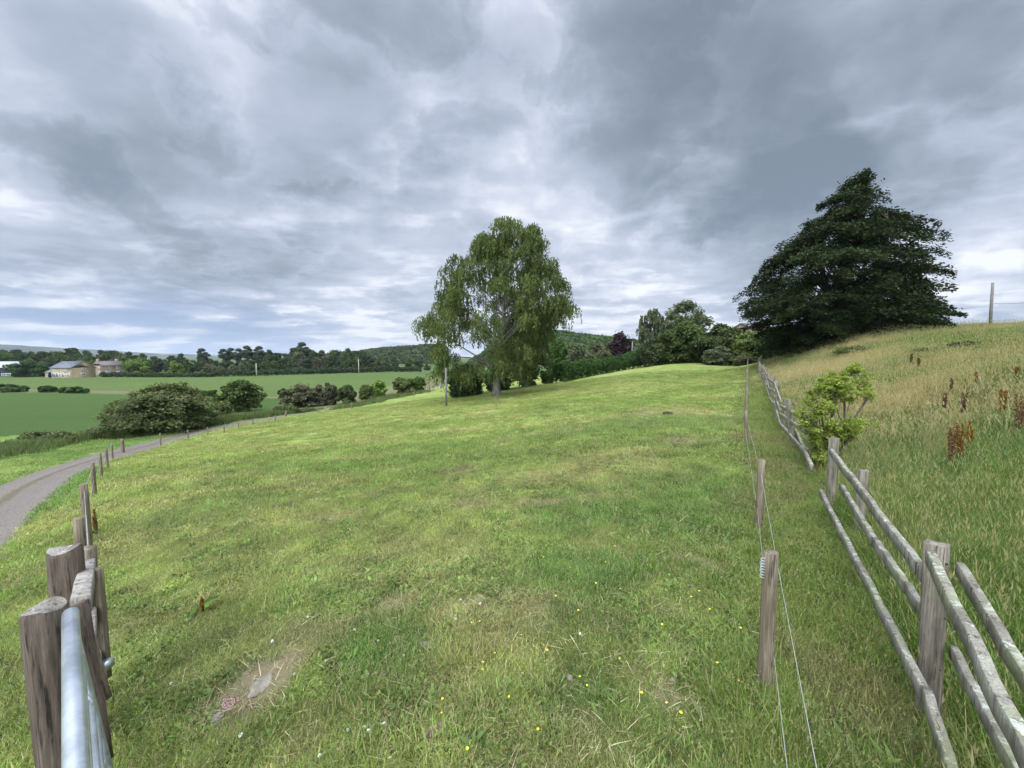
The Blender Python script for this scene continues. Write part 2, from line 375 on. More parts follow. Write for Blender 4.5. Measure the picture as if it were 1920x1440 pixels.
# ------------------------------------------------------------------ materials
def new_mat(name):
    m = bpy.data.materials.new(name); m.use_nodes = True; n = NT(m.node_tree); n.n.clear()
    o = n.n.new('ShaderNodeOutputMaterial'); return m, n, o
def attr(n, name, typ='GEOMETRY'):
    a = n.n.new('ShaderNodeAttribute'); a.attribute_name = name; a.attribute_type = typ; return a
def leaf_mat(name, ca, cb, cc=None, trans=.32, rough=.6, spec=.12):
    m, n, o = new_mat(name); v = attr(n, 'v').outputs['Fac']
    oi = n.n.new('ShaderNodeObjectInfo').outputs['Random']
    col = n.ramp(v, [(0, ca), (.75, cb), (1, cc or cb)])
    hv = n.node('ShaderNodeHueSaturation', None, Hue=n.math('MULTIPLY_ADD', oi, .03, .485), Saturation=n.math('MULTIPLY_ADD', oi, .3, .85), Value=n.math('MULTIPLY_ADD', oi, .5, .75), Fac=1.0, Color=col).outputs[0]
    p = n.node('ShaderNodeBsdfPrincipled', None, Base_Color=hv, Roughness=rough); p.inputs['Specular IOR Level'].default_value = spec
    t = n.node('ShaderNodeBsdfTranslucent', None, Color=n.mix(1.0, hv, (1.1, 1.2, .6, 1), 'MULTIPLY'))
    mx = n.node('ShaderNodeMixShader', None, i0=trans, i1=p.outputs[0], i2=t.outputs[0])
    n.l.new(mx.outputs[0], o.inputs[0]); return m
def simple_mat(name, ca, cb, scale=8, rough=.85, bump=.3, stretch=(1, 1, 1), metal=0, detail=5, coords='Object', spec=.3, extra=None, bdist=.01):
    m, n, o = new_mat(name); t = n.n.new('ShaderNodeTexCoord')
    vec = n.node('ShaderNodeMapping', None, Vector=t.outputs[coords], Scale=stretch).outputs[0]
    f = n.noise(vec, scale, detail, .65); col = n.mix(n.remap(f, .33, .67), (*ca, 1), (*cb, 1))
    if extra: col = extra(n, t, col)
    p = n.node('ShaderNodeBsdfPrincipled', None, Base_Color=col, Roughness=rough, Metallic=metal); p.inputs['Specular IOR Level'].default_value = spec
    if bump:
        b = n.node('ShaderNodeBump', None, Strength=bump, Distance=bdist, Height=n.noise(vec, scale*2.5, 4, .6)); n.l.new(b.outputs[0], p.inputs['Normal'])
    n.l.new(p.outputs[0], o.inputs[0]); return m

# ground
m_ground, n, o = new_mat("ground_grass")
P_ = n.n.new('ShaderNodeNewGeometry').outputs['Position']
tint = attr(n, 'tint').outputs['Color']; soil = attr(n, 'blade').outputs['Fac']
cd = n.vmath('LENGTH', P_, out=1)
fine = n.noise(P_, 14, 6, .7); med = n.noise(n.vmath('MULTIPLY', P_, (1, 1, .2)), 2.2, 6, .7); crs = n.noise(P_, .35, 5, .65)
k = n.math('MULTIPLY_ADD', n.math('SUBTRACT', fine, .5), 1.1, 1.0)
k2 = n.math('MULTIPLY_ADD', n.math('SUBTRACT', med, .5), n.remap(soil, 0, 1, .35, 1.2), 1.0)
k3 = n.math('MULTIPLY_ADD', n.math('SUBTRACT', crs, .5), n.remap(soil, 0, 1, .1, .3), 1.0)
kk = n.math('MULTIPLY', n.math('MULTIPLY', k, k2), k3)
colr = n.vmath('SCALE', tint, kk)
thatch = n.mix(n.remap(n.noise(P_, 5, 5, .7), .4, .65), (.16, .135, .075, 1), (.09, .085, .04, 1))
colr = n.mix(n.math('MULTIPLY', n.remap(cd, 14, 3, 0, .65), soil), colr, thatch)
p = n.node('ShaderNodeBsdfPrincipled', None, Base_Color=colr, Roughness=.95); p.inputs['Specular IOR Level'].default_value = .1
bmp = n.node('ShaderNodeBump', None, Strength=.6, Distance=.06, Height=n.math('ADD', fine, n.math('MULTIPLY', med, 3.0)))
n.l.new(bmp.outputs[0], p.inputs['Normal']); n.l.new(p.outputs[0], o.inputs[0])

# grass blades: tint comes per tuft, v per blade
def blade_mat(name, dry=.25, dryc=(.42, .36, .19)):
    m, n, o = new_mat(name); t = attr(n, 'tint', 'INSTANCER').outputs['Color']; v = attr(n, 'v').outputs['Fac']; h = attr(n, 'h').outputs['Fac']
    c = n.vmath('SCALE', t, n.math('MULTIPLY_ADD', v, .75, .85))
    c = n.mix(n.math('MULTIPLY', n.remap(v, 1-dry, 1-dry+.04), .8), c, (*dryc, 1))
    p = n.node('ShaderNodeBsdfPrincipled', None, Base_Color=c, Roughness=.55); p.inputs['Specular IOR Level'].default_value = .3
    tr = n.node('ShaderNodeBsdfTranslucent', None, Color=n.vmath('MULTIPLY', c, (1.15, 1.2, .7)))
    mx = n.node('ShaderNodeMixShader', None, i0=.38, i1=p.outputs[0], i2=tr.outputs[0]); n.l.new(mx.outputs[0], o.inputs[0]); return m
m_blade = blade_mat("grass_blade", .16); m_long = blade_mat("long_grass_blade", .3, (.42, .35, .19)); m_broad = blade_mat("broadleaf_weed", .03)

def wood_extra(li, dark=(.05, .04, .03), moss=0.0):
    def fn(n, t, col):
        st = n.node('ShaderNodeMapping', None, Vector=t.outputs['Object'], Scale=(40, 40, 3)).outputs[0]
        cr = n.noise(st, 1.0, 4, .7); col = n.mix(n.remap(cr, .56, .66), col, (*dark, 1)); gr = n.noise(n.node('ShaderNodeMapping', None, Vector=t.outputs['Object'], Scale=(160, 160, 5)).outputs[0], 1.0, 3, .6); col = n.vmath('SCALE', col, n.remap(gr, .3, .7, .72, 1.25))
        if li:
            l = n.noise(t.outputs['Object'], 22, 5, .75); b = n.noise(t.outputs['Object'], 3.0, 3, .6)
            nz = n.node('ShaderNodeSeparateXYZ', None, Vector=n.n.new('ShaderNodeNewGeometry').outputs['Normal']).outputs[2]
            f = n.math('MULTIPLY', n.remap(n.math('ADD', l, n.math('MULTIPLY', b, .5)), .93-li*.125, 1.0-li*.12), n.remap(nz, -.1, .8, .15, 1.0))
            col = n.mix(f, col, (.44, .45, .40, 1))
            if moss: col = n.mix(n.math('MULTIPLY', n.remap(b, .5, .62), moss), col, (.13, .15, .05, 1))
        return col
    return fn
m_post = simple_mat("weathered_oak_post", (.095, .082, .060), (.225, .20, .155), 6, .9, .7, (3, 3, .4), extra=wood_extra(.35, moss=.35), bdist=.006)
m_rail = simple_mat("weathered_rail_wood", (.125, .115, .085), (.27, .255, .205), 6, .9, .8, (1, 1, 1), extra=wood_extra(1.0, moss=.5), bdist=.008)
m_stake = simple_mat("treated_stake_wood", (.125, .10, .065), (.225, .185, .13), 5, .85, .5, (4, 4, .35), extra=wood_extra(0), bdist=.004)
m_gpost = simple_mat("brown_gatepost_wood", (.075, .057, .042), (.16, .125, .095), 5, .85, .9, (3, 3, .45), extra=wood_extra(0, (.025, .02, .015)), bdist=.01)
m_gtop = simple_mat("gatepost_end_grain", (.12, .105, .085), (.24, .22, .185), 14, .9, .6, extra=wood_extra(.3))
m_plank = simple_mat("silvered_plank_wood", (.20, .18, .15), (.34, .315, .27), 7, .85, .4, (.6, 6, 2), extra=wood_extra(.2))
m_galv = simple_mat("galvanised_steel", (.38, .41, .45), (.60, .64, .68), 9, .38, .12, (1, 1, 1), metal=.75, spec=.5, bdist=.003)
m_wire = simple_mat("steel_wire", (.36, .36, .34), (.5, .5, .47), 30, .5, 0, metal=.5)
m_bark = simple_mat("tree_bark", (.07, .06, .05), (.16, .14, .115), 3, .95, .8, (3, 3, .6), bdist=.05)
m_darkbark = simple_mat("dark_bark", (.02, .018, .015), (.05, .045, .038), 3, .95, .8, (3, 3, .6), bdist=.05)
m_birchbark = simple_mat("birch_bark", (.07, .062, .052), (.22, .205, .18), 2.2, .9, .9, (2, 2, .9), bdist=.05)
m_stone = simple_mat("field_stone", (.16, .14, .105), (.28, .25, .20), 12, .9, .6)
m_dung = simple_mat("dried_dung", (.09, .06, .04), (.28, .22, .15), 22, 1.0, 1.0, bdist=.02)
def stonewall(n, t, col):
    br = n.node('ShaderNodeTexBrick', None, Vector=n.node('ShaderNodeMapping', None, Vector=t.outputs['Generated'], Scale=(14, 14, 9)).outputs[0], Scale=1.0)
    br.inputs['Color1'].default_value = (.9, .85, .8, 1); br.inputs['Color2'].default_value = (1.1, 1.05, .95, 1); br.inputs['Mortar'].default_value = (.75, .72, .68, 1)
    return n.mix(1.0, col, br.outputs[0], 'MULTIPLY')
m_sand = simple_mat("sandstone_wall", (.31, .255, .165), (.42, .355, .24), .8, .95, .2, extra=stonewall)
m_grit = simple_mat("brown_stone_wall", (.22, .18, .14), (.32, .27, .22), .8, .95, .2, extra=stonewall)
m_slate = simple_mat("slate_roof", (.085, .095, .115), (.135, .15, .175), 1.5, .6, .2, (1, 1, 4))
m_brownroof = simple_mat("dark_roof", (.10, .085, .08), (.15, .13, .125), 1.5, .8, .2)
m_whiteroof = simple_mat("pale_sheet_roof", (.42, .45, .48), (.52, .55, .58), 1, .6, .1)
m_darkwall = simple_mat("dark_barn_boards", (.02, .022, .03), (.045, .05, .06), 2, .8, .2)
m_glass = simple_mat("window_glass", (.06, .07, .09), (.16, .18, .21), .4, .15, 0, spec=.6)
m_frame = simple_mat("white_window_frame", (.70, .70, .68), (.78, .78, .76), 3, .6, 0)

# ------------------------------------------------------------------ ground mesh
ang = np.concatenate([np.arange(-60, 60, .28), np.arange(60, 300, 4.0)]); ang = np.radians(ang)
rr = np.concatenate([[0.0], .35*np.exp(np.arange(0, math.log(5200/.35), .0135))])
RR, AA = np.meshgrid(rr, ang); X = (RR*np.sin(AA)); Y = (RR*np.cos(AA)); Z = ground(X, Y)
na, nr = X.shape; idx = np.arange(na*nr).reshape(na, nr); i2 = np.roll(idx, -1, axis=0)
Q = np.stack([idx[:, :-1], i2[:, :-1], i2[:, 1:], idx[:, 1:]], -1).reshape(-1, 4)[:, ::-1]
col = colour(X, Y)
f12 = inside(X, Y, F1) | inside(X, Y, F2)
bl = np.where(f12, 0.0, 1.0)
g_obj = mesh("ground", np.c_[X.ravel(), Y.ravel(), Z.ravel()], Q, m_ground, smooth=True, attrs={'tint': ('FLOAT_COLOR', col.reshape(-1, 3)), 'blade': ('FLOAT', bl.ravel())})
tag(g_obj, kind='structure')

# track: two gravel ruts with a worn reddish crown
T2 = catmull(TC[::4], 8); tang = np.gradient(T2, axis=0); tang /= np.linalg.norm(tang, axis=1)[:, None]; nor = np.c_[-tang[:, 1], tang[:, 0]]
ss = np.linspace(-1, 1, 17); TX = T2[:, None, 0]+nor[:, None, 0]*ss*TW*1.12; TY = T2[:, None, 1]+nor[:, None, 1]*ss*TW*1.12
edge = (fbm(TX, TY, .8, 3, 12)-.5)*.5; TX = TX+nor[:, None, 0]*edge*(np.abs(ss) > .9); TY = TY+nor[:, None, 1]*edge*(np.abs(ss) > .9)
TZ = ground0(TX, TY)-.005-.022*np.exp(-((np.abs(ss)-.55)/.16)**2)+(fbm(TX, TY, .35, 3, 160)-.5)*.03+.035*np.exp(-(ss/.25)**2)-.05*(np.abs(ss) > .95)
a_, b_ = TX.shape; ix = np.arange(a_*b_).reshape(a_, b_); Q = np.stack([ix[:-1, :-1], ix[1:, :-1], ix[1:, 1:], ix[:-1, 1:]], -1).reshape(-1, 4)
m_track, n, o = new_mat("gravel_track"); P_ = n.n.new('ShaderNodeNewGeometry').outputs['Position']; sv_ = attr(n, 's').outputs['Fac']
f = n.noise(P_, 30, 5, .75); g2 = n.noise(P_, 1.6, 5, .7)
cc = n.mix(n.remap(f, .35, .65), (.070, .058, .046, 1), (.21, .182, .15, 1))
cc = n.mix(n.remap(g2, .45, .65, 0, .4), cc, (.13, .10, .078, 1))
mid = n.remap(n.math('ADD', n.math('ABSOLUTE', sv_), n.math('MULTIPLY', n.math('SUBTRACT', g2, .5), .5)), .16, .05)
cc = n.mix(n.math('MULTIPLY', mid, .85), cc, n.mix(n.remap(f, .4, .6), (.085, .045, .03, 1), (.09, .10, .035, 1)))
p = n.node('ShaderNodeBsdfPrincipled', None, Base_Color=cc, Roughness=.95); bm = n.node('ShaderNodeBump', None, Strength=.7, Distance=.03, Height=f)
n.l.new(bm.outputs[0], p.inputs['Normal']); n.l.new(p.outputs[0], o.inputs[0])
tag(mesh("farm_track", np.c_[TX.ravel(), TY.ravel(), TZ.ravel()], Q, m_track, smooth=True, attrs={'s': ('FLOAT', np.broadcast_to(ss, TX.shape).ravel())}), kind='structure')

# ------------------------------------------------------------------ grass
def tuft(name, nb, R, hmin, hmax, wd, lean, mat, seeds=0, seed=0, broad=0):
    r = np.random.default_rng(seed); V = []; Q = []; T = []; vv = []; hh = []; n0 = 0
    for i in range(nb):
        a = r.uniform(0, 6.283); q = R*math.sqrt(r.random()); bx, by = q*math.cos(a), q*math.sin(a)
        h = r.uniform(hmin, hmax); la = r.uniform(0, 6.283); ln = h*r.uniform(.1, lean); w_ = wd*r.uniform(.6, 1.3); v = r.random()
        if r.random() < .35*(lean > .9): la = 1.1+r.normal()*.5
        fa = la+1.57+r.normal()*.5; wx, wy = math.cos(fa)*w_/2, math.sin(fa)*w_/2; lx, ly = math.cos(la)*ln, math.sin(la)*ln
        st = seeds and r.random() < seeds
        if st: w_ *= .5; wx *= .45; wy *= .45; h *= 1.35; v = .95
        pts = [(0, 0, -.01, 1), (.3, .25, .5, .9), (1, 1, 1, .05)] if not broad else [(0, 0, 0, .3), (.35, .3, .6, 1.5), (1, 1, .9, .1)]
        for (fx, fx2, fz, fw) in pts:
            V += [(bx+lx*fx-wx*fw, by+ly*fx-wy*fw, h*fz), (bx+lx*fx+wx*fw, by+ly*fx+wy*fw, h*fz)]; vv += [v, v]; hh += [fz, fz]
        Q += [(n0, n0+1, n0+3, n0+2), (n0+2, n0+3, n0+5, n0+4)]; n0 += 6
        if st:
            tx, ty = bx+lx, by+ly; d = h*.2; sw = max(.004, wd*.9)
            V += [(tx, ty, h), (tx+sw, ty, h+d*.4), (tx+lx*.12, ty+ly*.12, h+d), (tx-sw, ty, h+d*.4), (tx, ty, h), (tx, ty+sw, h+d*.4), (tx+lx*.12, ty+ly*.12, h+d), (tx, ty-sw, h+d*.4)]
            vv += [1]*8; hh += [1]*8; Q += [(n0, n0+1, n0+2, n0+3), (n0+4, n0+5, n0+6, n0+7)]; n0 += 8
    me_o = mesh(name, V, np.array(Q), mat, attrs={'v': ('FLOAT', vv), 'h': ('FLOAT', hh)})
    C.objects.unlink(me_o); return me_o
def scatter(name, protos, X, Y, scl, tints, sink=0.0, seed=1, Z=None, hs=None):
    r = np.random.default_rng(seed); n_ = len(X); Z = ground(X, Y)-sink if Z is None else Z
    col_ = bpy.data.collections.new(name+"_tufts")
    for p_ in protos: col_.objects.link(p_)
    rot_ = np.c_[r.normal(size=n_)*.12, r.normal(size=n_)*.12, r.uniform(0, 6.283, n_)]
    s3 = np.c_[scl, scl, scl*(hs if hs is not None else 1)]
    ob = mesh(name, np.c_[X, Y, Z], [], [], attrs={'rot': ('FLOAT_VECTOR', rot_), 'scl': ('FLOAT_VECTOR', s3), 'pick': ('INT', r.integers(0, len(protos), n_)), 'tint': ('FLOAT_COLOR', tints)})
    ng = bpy.data.node_groups.new(name, 'GeometryNodeTree')
    ng.interface.new_socket('Geometry', in_out='INPUT', socket_type='NodeSocketGeometry'); ng.interface.new_socket('Geometry', in_out='OUTPUT', socket_type='NodeSocketGeometry')
    gi = ng.nodes.new('NodeGroupInput'); go = ng.nodes.new('NodeGroupOutput'); ip = ng.nodes.new('GeometryNodeInstanceOnPoints'); ci = ng.nodes.new('GeometryNodeCollectionInfo')
    ci.inputs[0].default_value = col_; ci.inputs[1].default_value = True; ci.inputs[2].default_value = True
    def na_(nm, dt):
        q = ng.nodes.new('GeometryNodeInputNamedAttribute'); q.data_type = dt; q.inputs[0].default_value = nm; return q.outputs[0]
    L = ng.links.new; L(gi.outputs[0], ip.inputs['Points']); L(ci.outputs[0], ip.inputs['Instance']); ip.inputs['Pick Instance'].default_value = True
    L(na_('pick', 'INT'), ip.inputs['Instance Index']); L(na_('rot', 'FLOAT_VECTOR'), ip.inputs['Rotation']); L(na_('scl', 'FLOAT_VECTOR'), ip.inputs['Scale'])
    L(ip.outputs[0], go.inputs[0])
    md = ob.modifiers.new('grass', 'NODES'); md.node_group = ng
    return tag(ob, kind='stuff')
def polar_pts(n_, r0, r1, seed, amax=58, power=1.0):
    r = np.random.default_rng(seed); u = r.random(n_)
    rad_ = (r0**power+(r1**power-r0**power)*u)**(1/power); a = np.radians(r.uniform(-amax, amax, n_)); return rad_*np.sin(a), rad_*np.cos(a), rad_
def jit(c, r, s=.32):
    return c*(1+s*r.normal(size=(len(c), 1)))*(1+.06*r.normal(size=c.shape))
rg = np.random.default_rng(3)
short = [tuft("grass_tuft", 120, .12, .007, .025, .0028, 1.7, m_blade, seed=s) for s in range(5)]
mid_ = [tuft("grass_tuft", 80, .11, .018, .062, .0034, 1.3, m_blade, .04, seed=20+s) for s in range(4)]
farb = [tuft("grass_tuft", 56, .20, .012, .042, .009, 1.6, m_blade, seed=40+s) for s in range(4)]
longb = [tuft("long_grass_tuft", 64, .15, .05, .26, .0042, 1.1, m_blade, .05, seed=60+s) for s in range(5)]
goldb = [tuft("dry_grass_tuft", 34, .15, .12, .38, .0042, .7, m_long, .4, seed=160+s) for s in range(4)]
longf = [tuft("long_grass_tuft", 40, .30, .08, .30, .015, .9, m_blade, .05, seed=80+s) for s in range(4)]
goldf = [tuft("dry_grass_tuft", 26, .28, .12, .36, .013, .7, m_long, .35, seed=180+s) for s in range(4)]
edgeb = [tuft("rank_growth_tuft", 40, .30, .10, .34, .02, .8, m_broad, seed=280+s) for s in range(3)]
straw = [tuft("straw_wisp", 3, .05, .006, .016, .0028, 9.0, m_blade, seed=190+s) for s in range(4)]
clov = [tuft("clover_leaf_tuft", 34, .075, .006, .022, .013, 1.6, m_broad, seed=390+s, broad=1) for s in range(3)]
weed = [tuft("weed_tuft", 12, .06, .03, .08, .014, 1.3, m_broad, seed=90+s, broad=1) for s in range(3)]

def zone(X, Y):
    fs, ro = masks(X, Y); td = track_dist(X, Y); f = inside(X, Y, F1) | inside(X, Y, F2); return fs, ro, td, f
def keep(m, *a): return [q[m] for q in a]
bare = lambda X, Y: spots(X, Y, BS, 63)
# near pasture sward
X, Y, R_ = polar_pts(30000, 1.0, 9.0, 1, 62, 1.15); fs, ro, td, f = zone(X, Y)
m = (fs < .1) & (td > TW*1.05) & (rg.random(len(X)) > bare(X, Y)*.9) & (fbm(X, Y, .35, 2, 15) > .22); X, Y, R_ = keep(m, X, Y, R_)
scatter("pasture_grass_near", short, X, Y, .70+.4*rg.random(len(X))+.05*R_, jit(colour(X, Y), rg), .004, 2)
# taller tussocks
X, Y, R_ = polar_pts(17000, 1.0, 14.0, 5, 62, 1.2); fs, ro, td, f = zone(X, Y)
tall = np.maximum(spots(X, Y, LS, 61), .85*sstep(-1.15, -.5, fs+.5*(fbm(X, Y, .6, 2, 8)-.5))); tall = np.maximum(tall, .9*sstep(.60, .70, fbm(X, Y, .9, 3, 99))); 
lfe = X < np.interp(Y, [0, 1.5, 8, 20], [-1.7, -1.9, -9.0, -20.0])
tall = np.where(lfe, .8, tall)
m = (rg.random(len(X)) < tall) & (fs < .3) & (td > TW*1.1) & (bare(X, Y) < .4); X, Y, R_, lf2 = keep(m, X, Y, R_, lfe)
scatter("tussock_grass", mid_, X, Y, .72+.45*rg.random(len(X))+.04*R_, jit(colour(X, Y)*c_(.95, 1.08, .9), rg), .005, 4)
X, Y, R_ = polar_pts(15000, 1.0, 9.0, 55, 62, 1.15); fs, ro, td, f = zone(X, Y)
m = (fs < .2) & (td > TW*1.1) & (bare(X, Y) < .3) & (rg.random(len(X)) < sstep(.50, .62, fbm(X, Y, .42, 3, 144))); X, Y, R_ = keep(m, X, Y, R_)
scatter("clover_leaves", clov, X, Y, .9+.5*rg.random(len(X)), jit(lerp(colour(X, Y)*.75, LUSH, np.full(len(X), .45)), rg, .25), .0, 56)
# middle distance
X, Y, R_ = polar_pts(60000, 7.0, 48.0, 6, 56, 1.1); fs, ro, td, f = zone(X, Y)
m = (fs < .1) & (td > TW*1.15) & ~f & (rg.random(len(X)) > bare(X, Y)*.8) & (fbm(X, Y, 1.0, 2, 15) > .25); X, Y, R_ = keep(m, X, Y, R_)
scatter("pasture_grass_far", farb, X, Y, (.8+.5*rg.random(len(X)))*(1+R_*.018), jit(colour(X, Y), rg, .28), .01, 7, hs=np.clip(1.2-R_*.01, .7, 1))
# rough grass right of the fence
X, Y, R_ = polar_pts(26000, 1.2, 11.0, 8, 64, 1.2); fs, ro, td, f = zone(X, Y); m = (fs > .12+.2*rg.random(len(X))); X, Y, R_ = keep(m, X, Y, R_)
gm = rg.random(len(X)) < .02+.6*gold(X, Y)
scatter("rough_grass_near", longb, X[~gm], Y[~gm], .55+.5*rg.random((~gm).sum()), jit(colour(X, Y)[~gm], rg, .2), .01, 9)
scatter("dry_seeding_grass_near", goldb, X[gm], Y[gm], .6+.5*rg.random(gm.sum()), jit(colour(X, Y)[gm], rg, .2), .01, 10)
X, Y, R_ = polar_pts(52000, 9.0, 46.0, 10, 60, 1.1); fs, ro, td, f = zone(X, Y); m = (fs > .3); X, Y, R_ = keep(m, X, Y, R_)
gm = rg.random(len(X)) < .03+.6*gold(X, Y)
scatter("rough_grass_far", longf, X[~gm], Y[~gm], .7+.5*rg.random((~gm).sum()), jit(colour(X, Y)[~gm], rg, .2), .02, 11)
scatter("dry_seeding_grass_far", goldf, X[gm], Y[gm], .6+.5*rg.random(gm.sum()), jit(colour(X, Y)[gm], rg, .2), .02, 12)
# strip between the wire and the rail fence: long lank grass and broad weeds
X, Y, R_ = polar_pts(26000, 1.0, 30.0, 12, 62, 1.0); fs, ro, td, f = zone(X, Y); m = (fs > -.62-.25*rg.random(len(X))) & (fs < .35); X, Y, R_ = keep(m, X, Y, R_)
scatter("fence_strip_grass", longb, X, Y, .30+.28*rg.random(len(X))+.012*R_, jit(colour(X, Y)*c_(.9, 1.0, .75), rg, .2), .01, 13)
X, Y, R_ = polar_pts(9000, 1.1, 9.0, 14, 62, 1.0); fs, ro, td, f = zone(X, Y)
m = ((fs > -.9) & (rg.random(len(X)) < .6)) | ((fbm(X, Y, .8, 2, 44) > .55) & (rg.random(len(X)) < .10)); m &= (td > TW*1.2); X, Y, R_ = keep(m, X, Y, R_)
scatter("broadleaf_weeds", weed, X, Y, .45+.6*rg.random(len(X)), jit(lerp(colour(X, Y), LUSH, np.full(len(X), .35)), rg, .2), .01, 15)
X, Y, R_ = polar_pts(9000, 1.1, 9.0, 16, 60, 1.2); fs, ro, td, f = zone(X, Y); m = (td > TW*1.2); X, Y, R_ = keep(m, X, Y, R_)
scatter("dead_straw", straw, X, Y, .6+.8*rg.random(len(X)), jit(np.broadcast_to(c_(.42, .36, .22), (len(X), 3)), rg, .25), -.012, 18)
# field edge and hedge-bottom rank growth on the left side
PL = px_line([(-60,865),(100,830),(200,815),(290,812),(400,795),(480,782),(560,775),(640,766),(720,748),(780,736)])
t_ = rg.random(5200)*(len(PL)-1); i_ = np.minimum(t_.astype(int), len(PL)-2); q_ = PL[i_]+(PL[i_+1]-PL[i_])*(t_-i_)[:, None]
q_ = q_+np.c_[rg.normal(size=len(q_)), rg.normal(size=len(q_))]*np.minimum(.5+q_[:, 1:2]*.012, 1.3); q_ = q_[track_dist(q_[:, 0], q_[:, 1]) > TW*1.5]
scatter("field_edge_growth", edgeb, q_[:, 0], q_[:, 1], .9+1.1*rg.random(len(q_)), jit(np.broadcast_to(c_(.085, .115, .036), (len(q_), 3)), rg, .25), .02, 17)

# ------------------------------------------------------------------ foliage
lm_birch = leaf_mat("birch_leaves", (.038,.052,.018), (.112,.137,.046), (.18,.205,.088), .36)
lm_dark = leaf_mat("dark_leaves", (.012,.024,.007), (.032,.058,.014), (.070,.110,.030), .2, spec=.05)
lm_oak = leaf_mat("broadleaf_leaves", (.030,.052,.018), (.070,.105,.030), (.11,.14,.045))
lm_hedge = leaf_mat("hedge_leaves", (.035,.055,.018), (.085,.125,.032), (.13,.17,.05))
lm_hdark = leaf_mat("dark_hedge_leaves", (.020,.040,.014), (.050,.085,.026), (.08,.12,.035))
lm_haw = leaf_mat("hawthorn_leaves", (.052,.068,.025), (.115,.138,.050), (.18,.185,.08))
lm_brown = leaf_mat("greyish_leaves", (.065,.070,.036), (.135,.142,.07), (.19,.18,.10))
lm_bright = leaf_mat("bright_leaves", (.07,.12,.02), (.15,.23,.04), (.24,.32,.07))
lm_sap = leaf_mat("sapling_leaves", (.13,.18,.03), (.29,.35,.065), (.46,.48,.16), .45)
lm_purple = leaf_mat("purple_leaves", (.022,.014,.015), (.050,.028,.032), (.085,.05,.048), .2)
lm_pine = leaf_mat("pine_needles", (.022,.038,.022), (.055,.075,.040), (.085,.10,.055), .15)
lm_rust = leaf_mat("rusty_seeds", (.09,.042,.018), (.20,.095,.036), (.30,.17,.06), .15)
lm_grey = leaf_mat("willow_leaves", (.06,.075,.04), (.125,.15,.075), (.18,.20,.11))

def quads(P, nrm, size, axis=None, asp=1.7, r=None, spread=.7, szj=.4):
    """one pointed leaf per point, facing roughly nrm"""
    r = r or np.random.default_rng(0); n_ = len(P); nn = nrm+r.normal(size=(n_, 3))*spread; nn /= np.linalg.norm(nn, axis=1)[:, None]+1e-9
    t = r.normal(size=(n_, 3)) if axis is None else axis+r.normal(size=(n_, 3))*.35
    t -= nn*(t*nn).sum(1)[:, None]; t /= np.linalg.norm(t, axis=1)[:, None]+1e-9; b = np.cross(nn, t)
    s = (size*(1-szj+2*szj*r.random(n_)))[:, None]; a = s*asp*.5; c = s*.5
    V = np.stack([P-t*a, P+b*c, P+t*a, P-b*c], 1).reshape(-1, 3); Fq = np.arange(n_*4).reshape(n_, 4); return V, Fq
def limb(mb, a, b, r0, r1, sag=.12, n_=5, seg=6):
    a = np.array(a, float); b = np.array(b, float); L_ = np.linalg.norm(b-a); pts = []
    wob = np.random.normal(size=3)*L_*.04
    for i in range(n_):
        t = i/(n_-1); p = a+(b-a)*t; p = p+wob*math.sin(math.pi*t); p[2] += sag*L_*math.sin(math.pi*t)*(.6 if sag > 0 else 1); pts.append(p)
    mb.tube(pts, [r0+(r1-r0)*(i/(n_-1))**.8 for i in range(n_)], seg, cap=False)
def crown_shape(rows):
    """rows: (height, left extent, right extent) from base, local metres, ascending"""
    rows = sorted(rows); h = np.array([q[0] for q in rows]); l = np.array([q[1] for q in rows]); rt = np.array([q[2] for q in rows]); return h, l, rt
def sample_crown(shape, n_, r, depth=.9, shell=.45, gap=0.0, seed=0, sc=2.5, tier=1.0):
    h, l, rt = shape; P = []; ok = 0; out = []
    hh = np.linspace(h[0], h[-1], 80); wdt = np.interp(hh, h, rt)-np.interp(hh, h, l); pr = wdt**1.15; pr += .12*pr.max()*(hh > hh[-1]*.6)+1e-6; pr /= pr.sum()
    while ok < n_:
        k_ = n_*2; z = r.choice(hh, k_, p=pr)+r.uniform(-.5, .5, k_)*(hh[1]-hh[0]); L_ = np.interp(z, h, l); R_ = np.interp(z, h, rt); c = (L_+R_)/2; w_ = (R_-L_)/2
        th = r.uniform(0, 6.283, k_); q = r.random(k_)**shell; x = c+w_*q*np.cos(th); y = w_*depth*q*np.sin(th)
        if gap:
            g_ = fbm((x+seed*7.7)/tier, z*1.1*tier+y*.5, sc, 2, seed); m = g_ > gap; x, y, z, q = x[m], y[m], z[m], q[m]
        out.append(np.c_[x, y, z, q]); ok += len(x)
    return np.concatenate(out)[:n_]
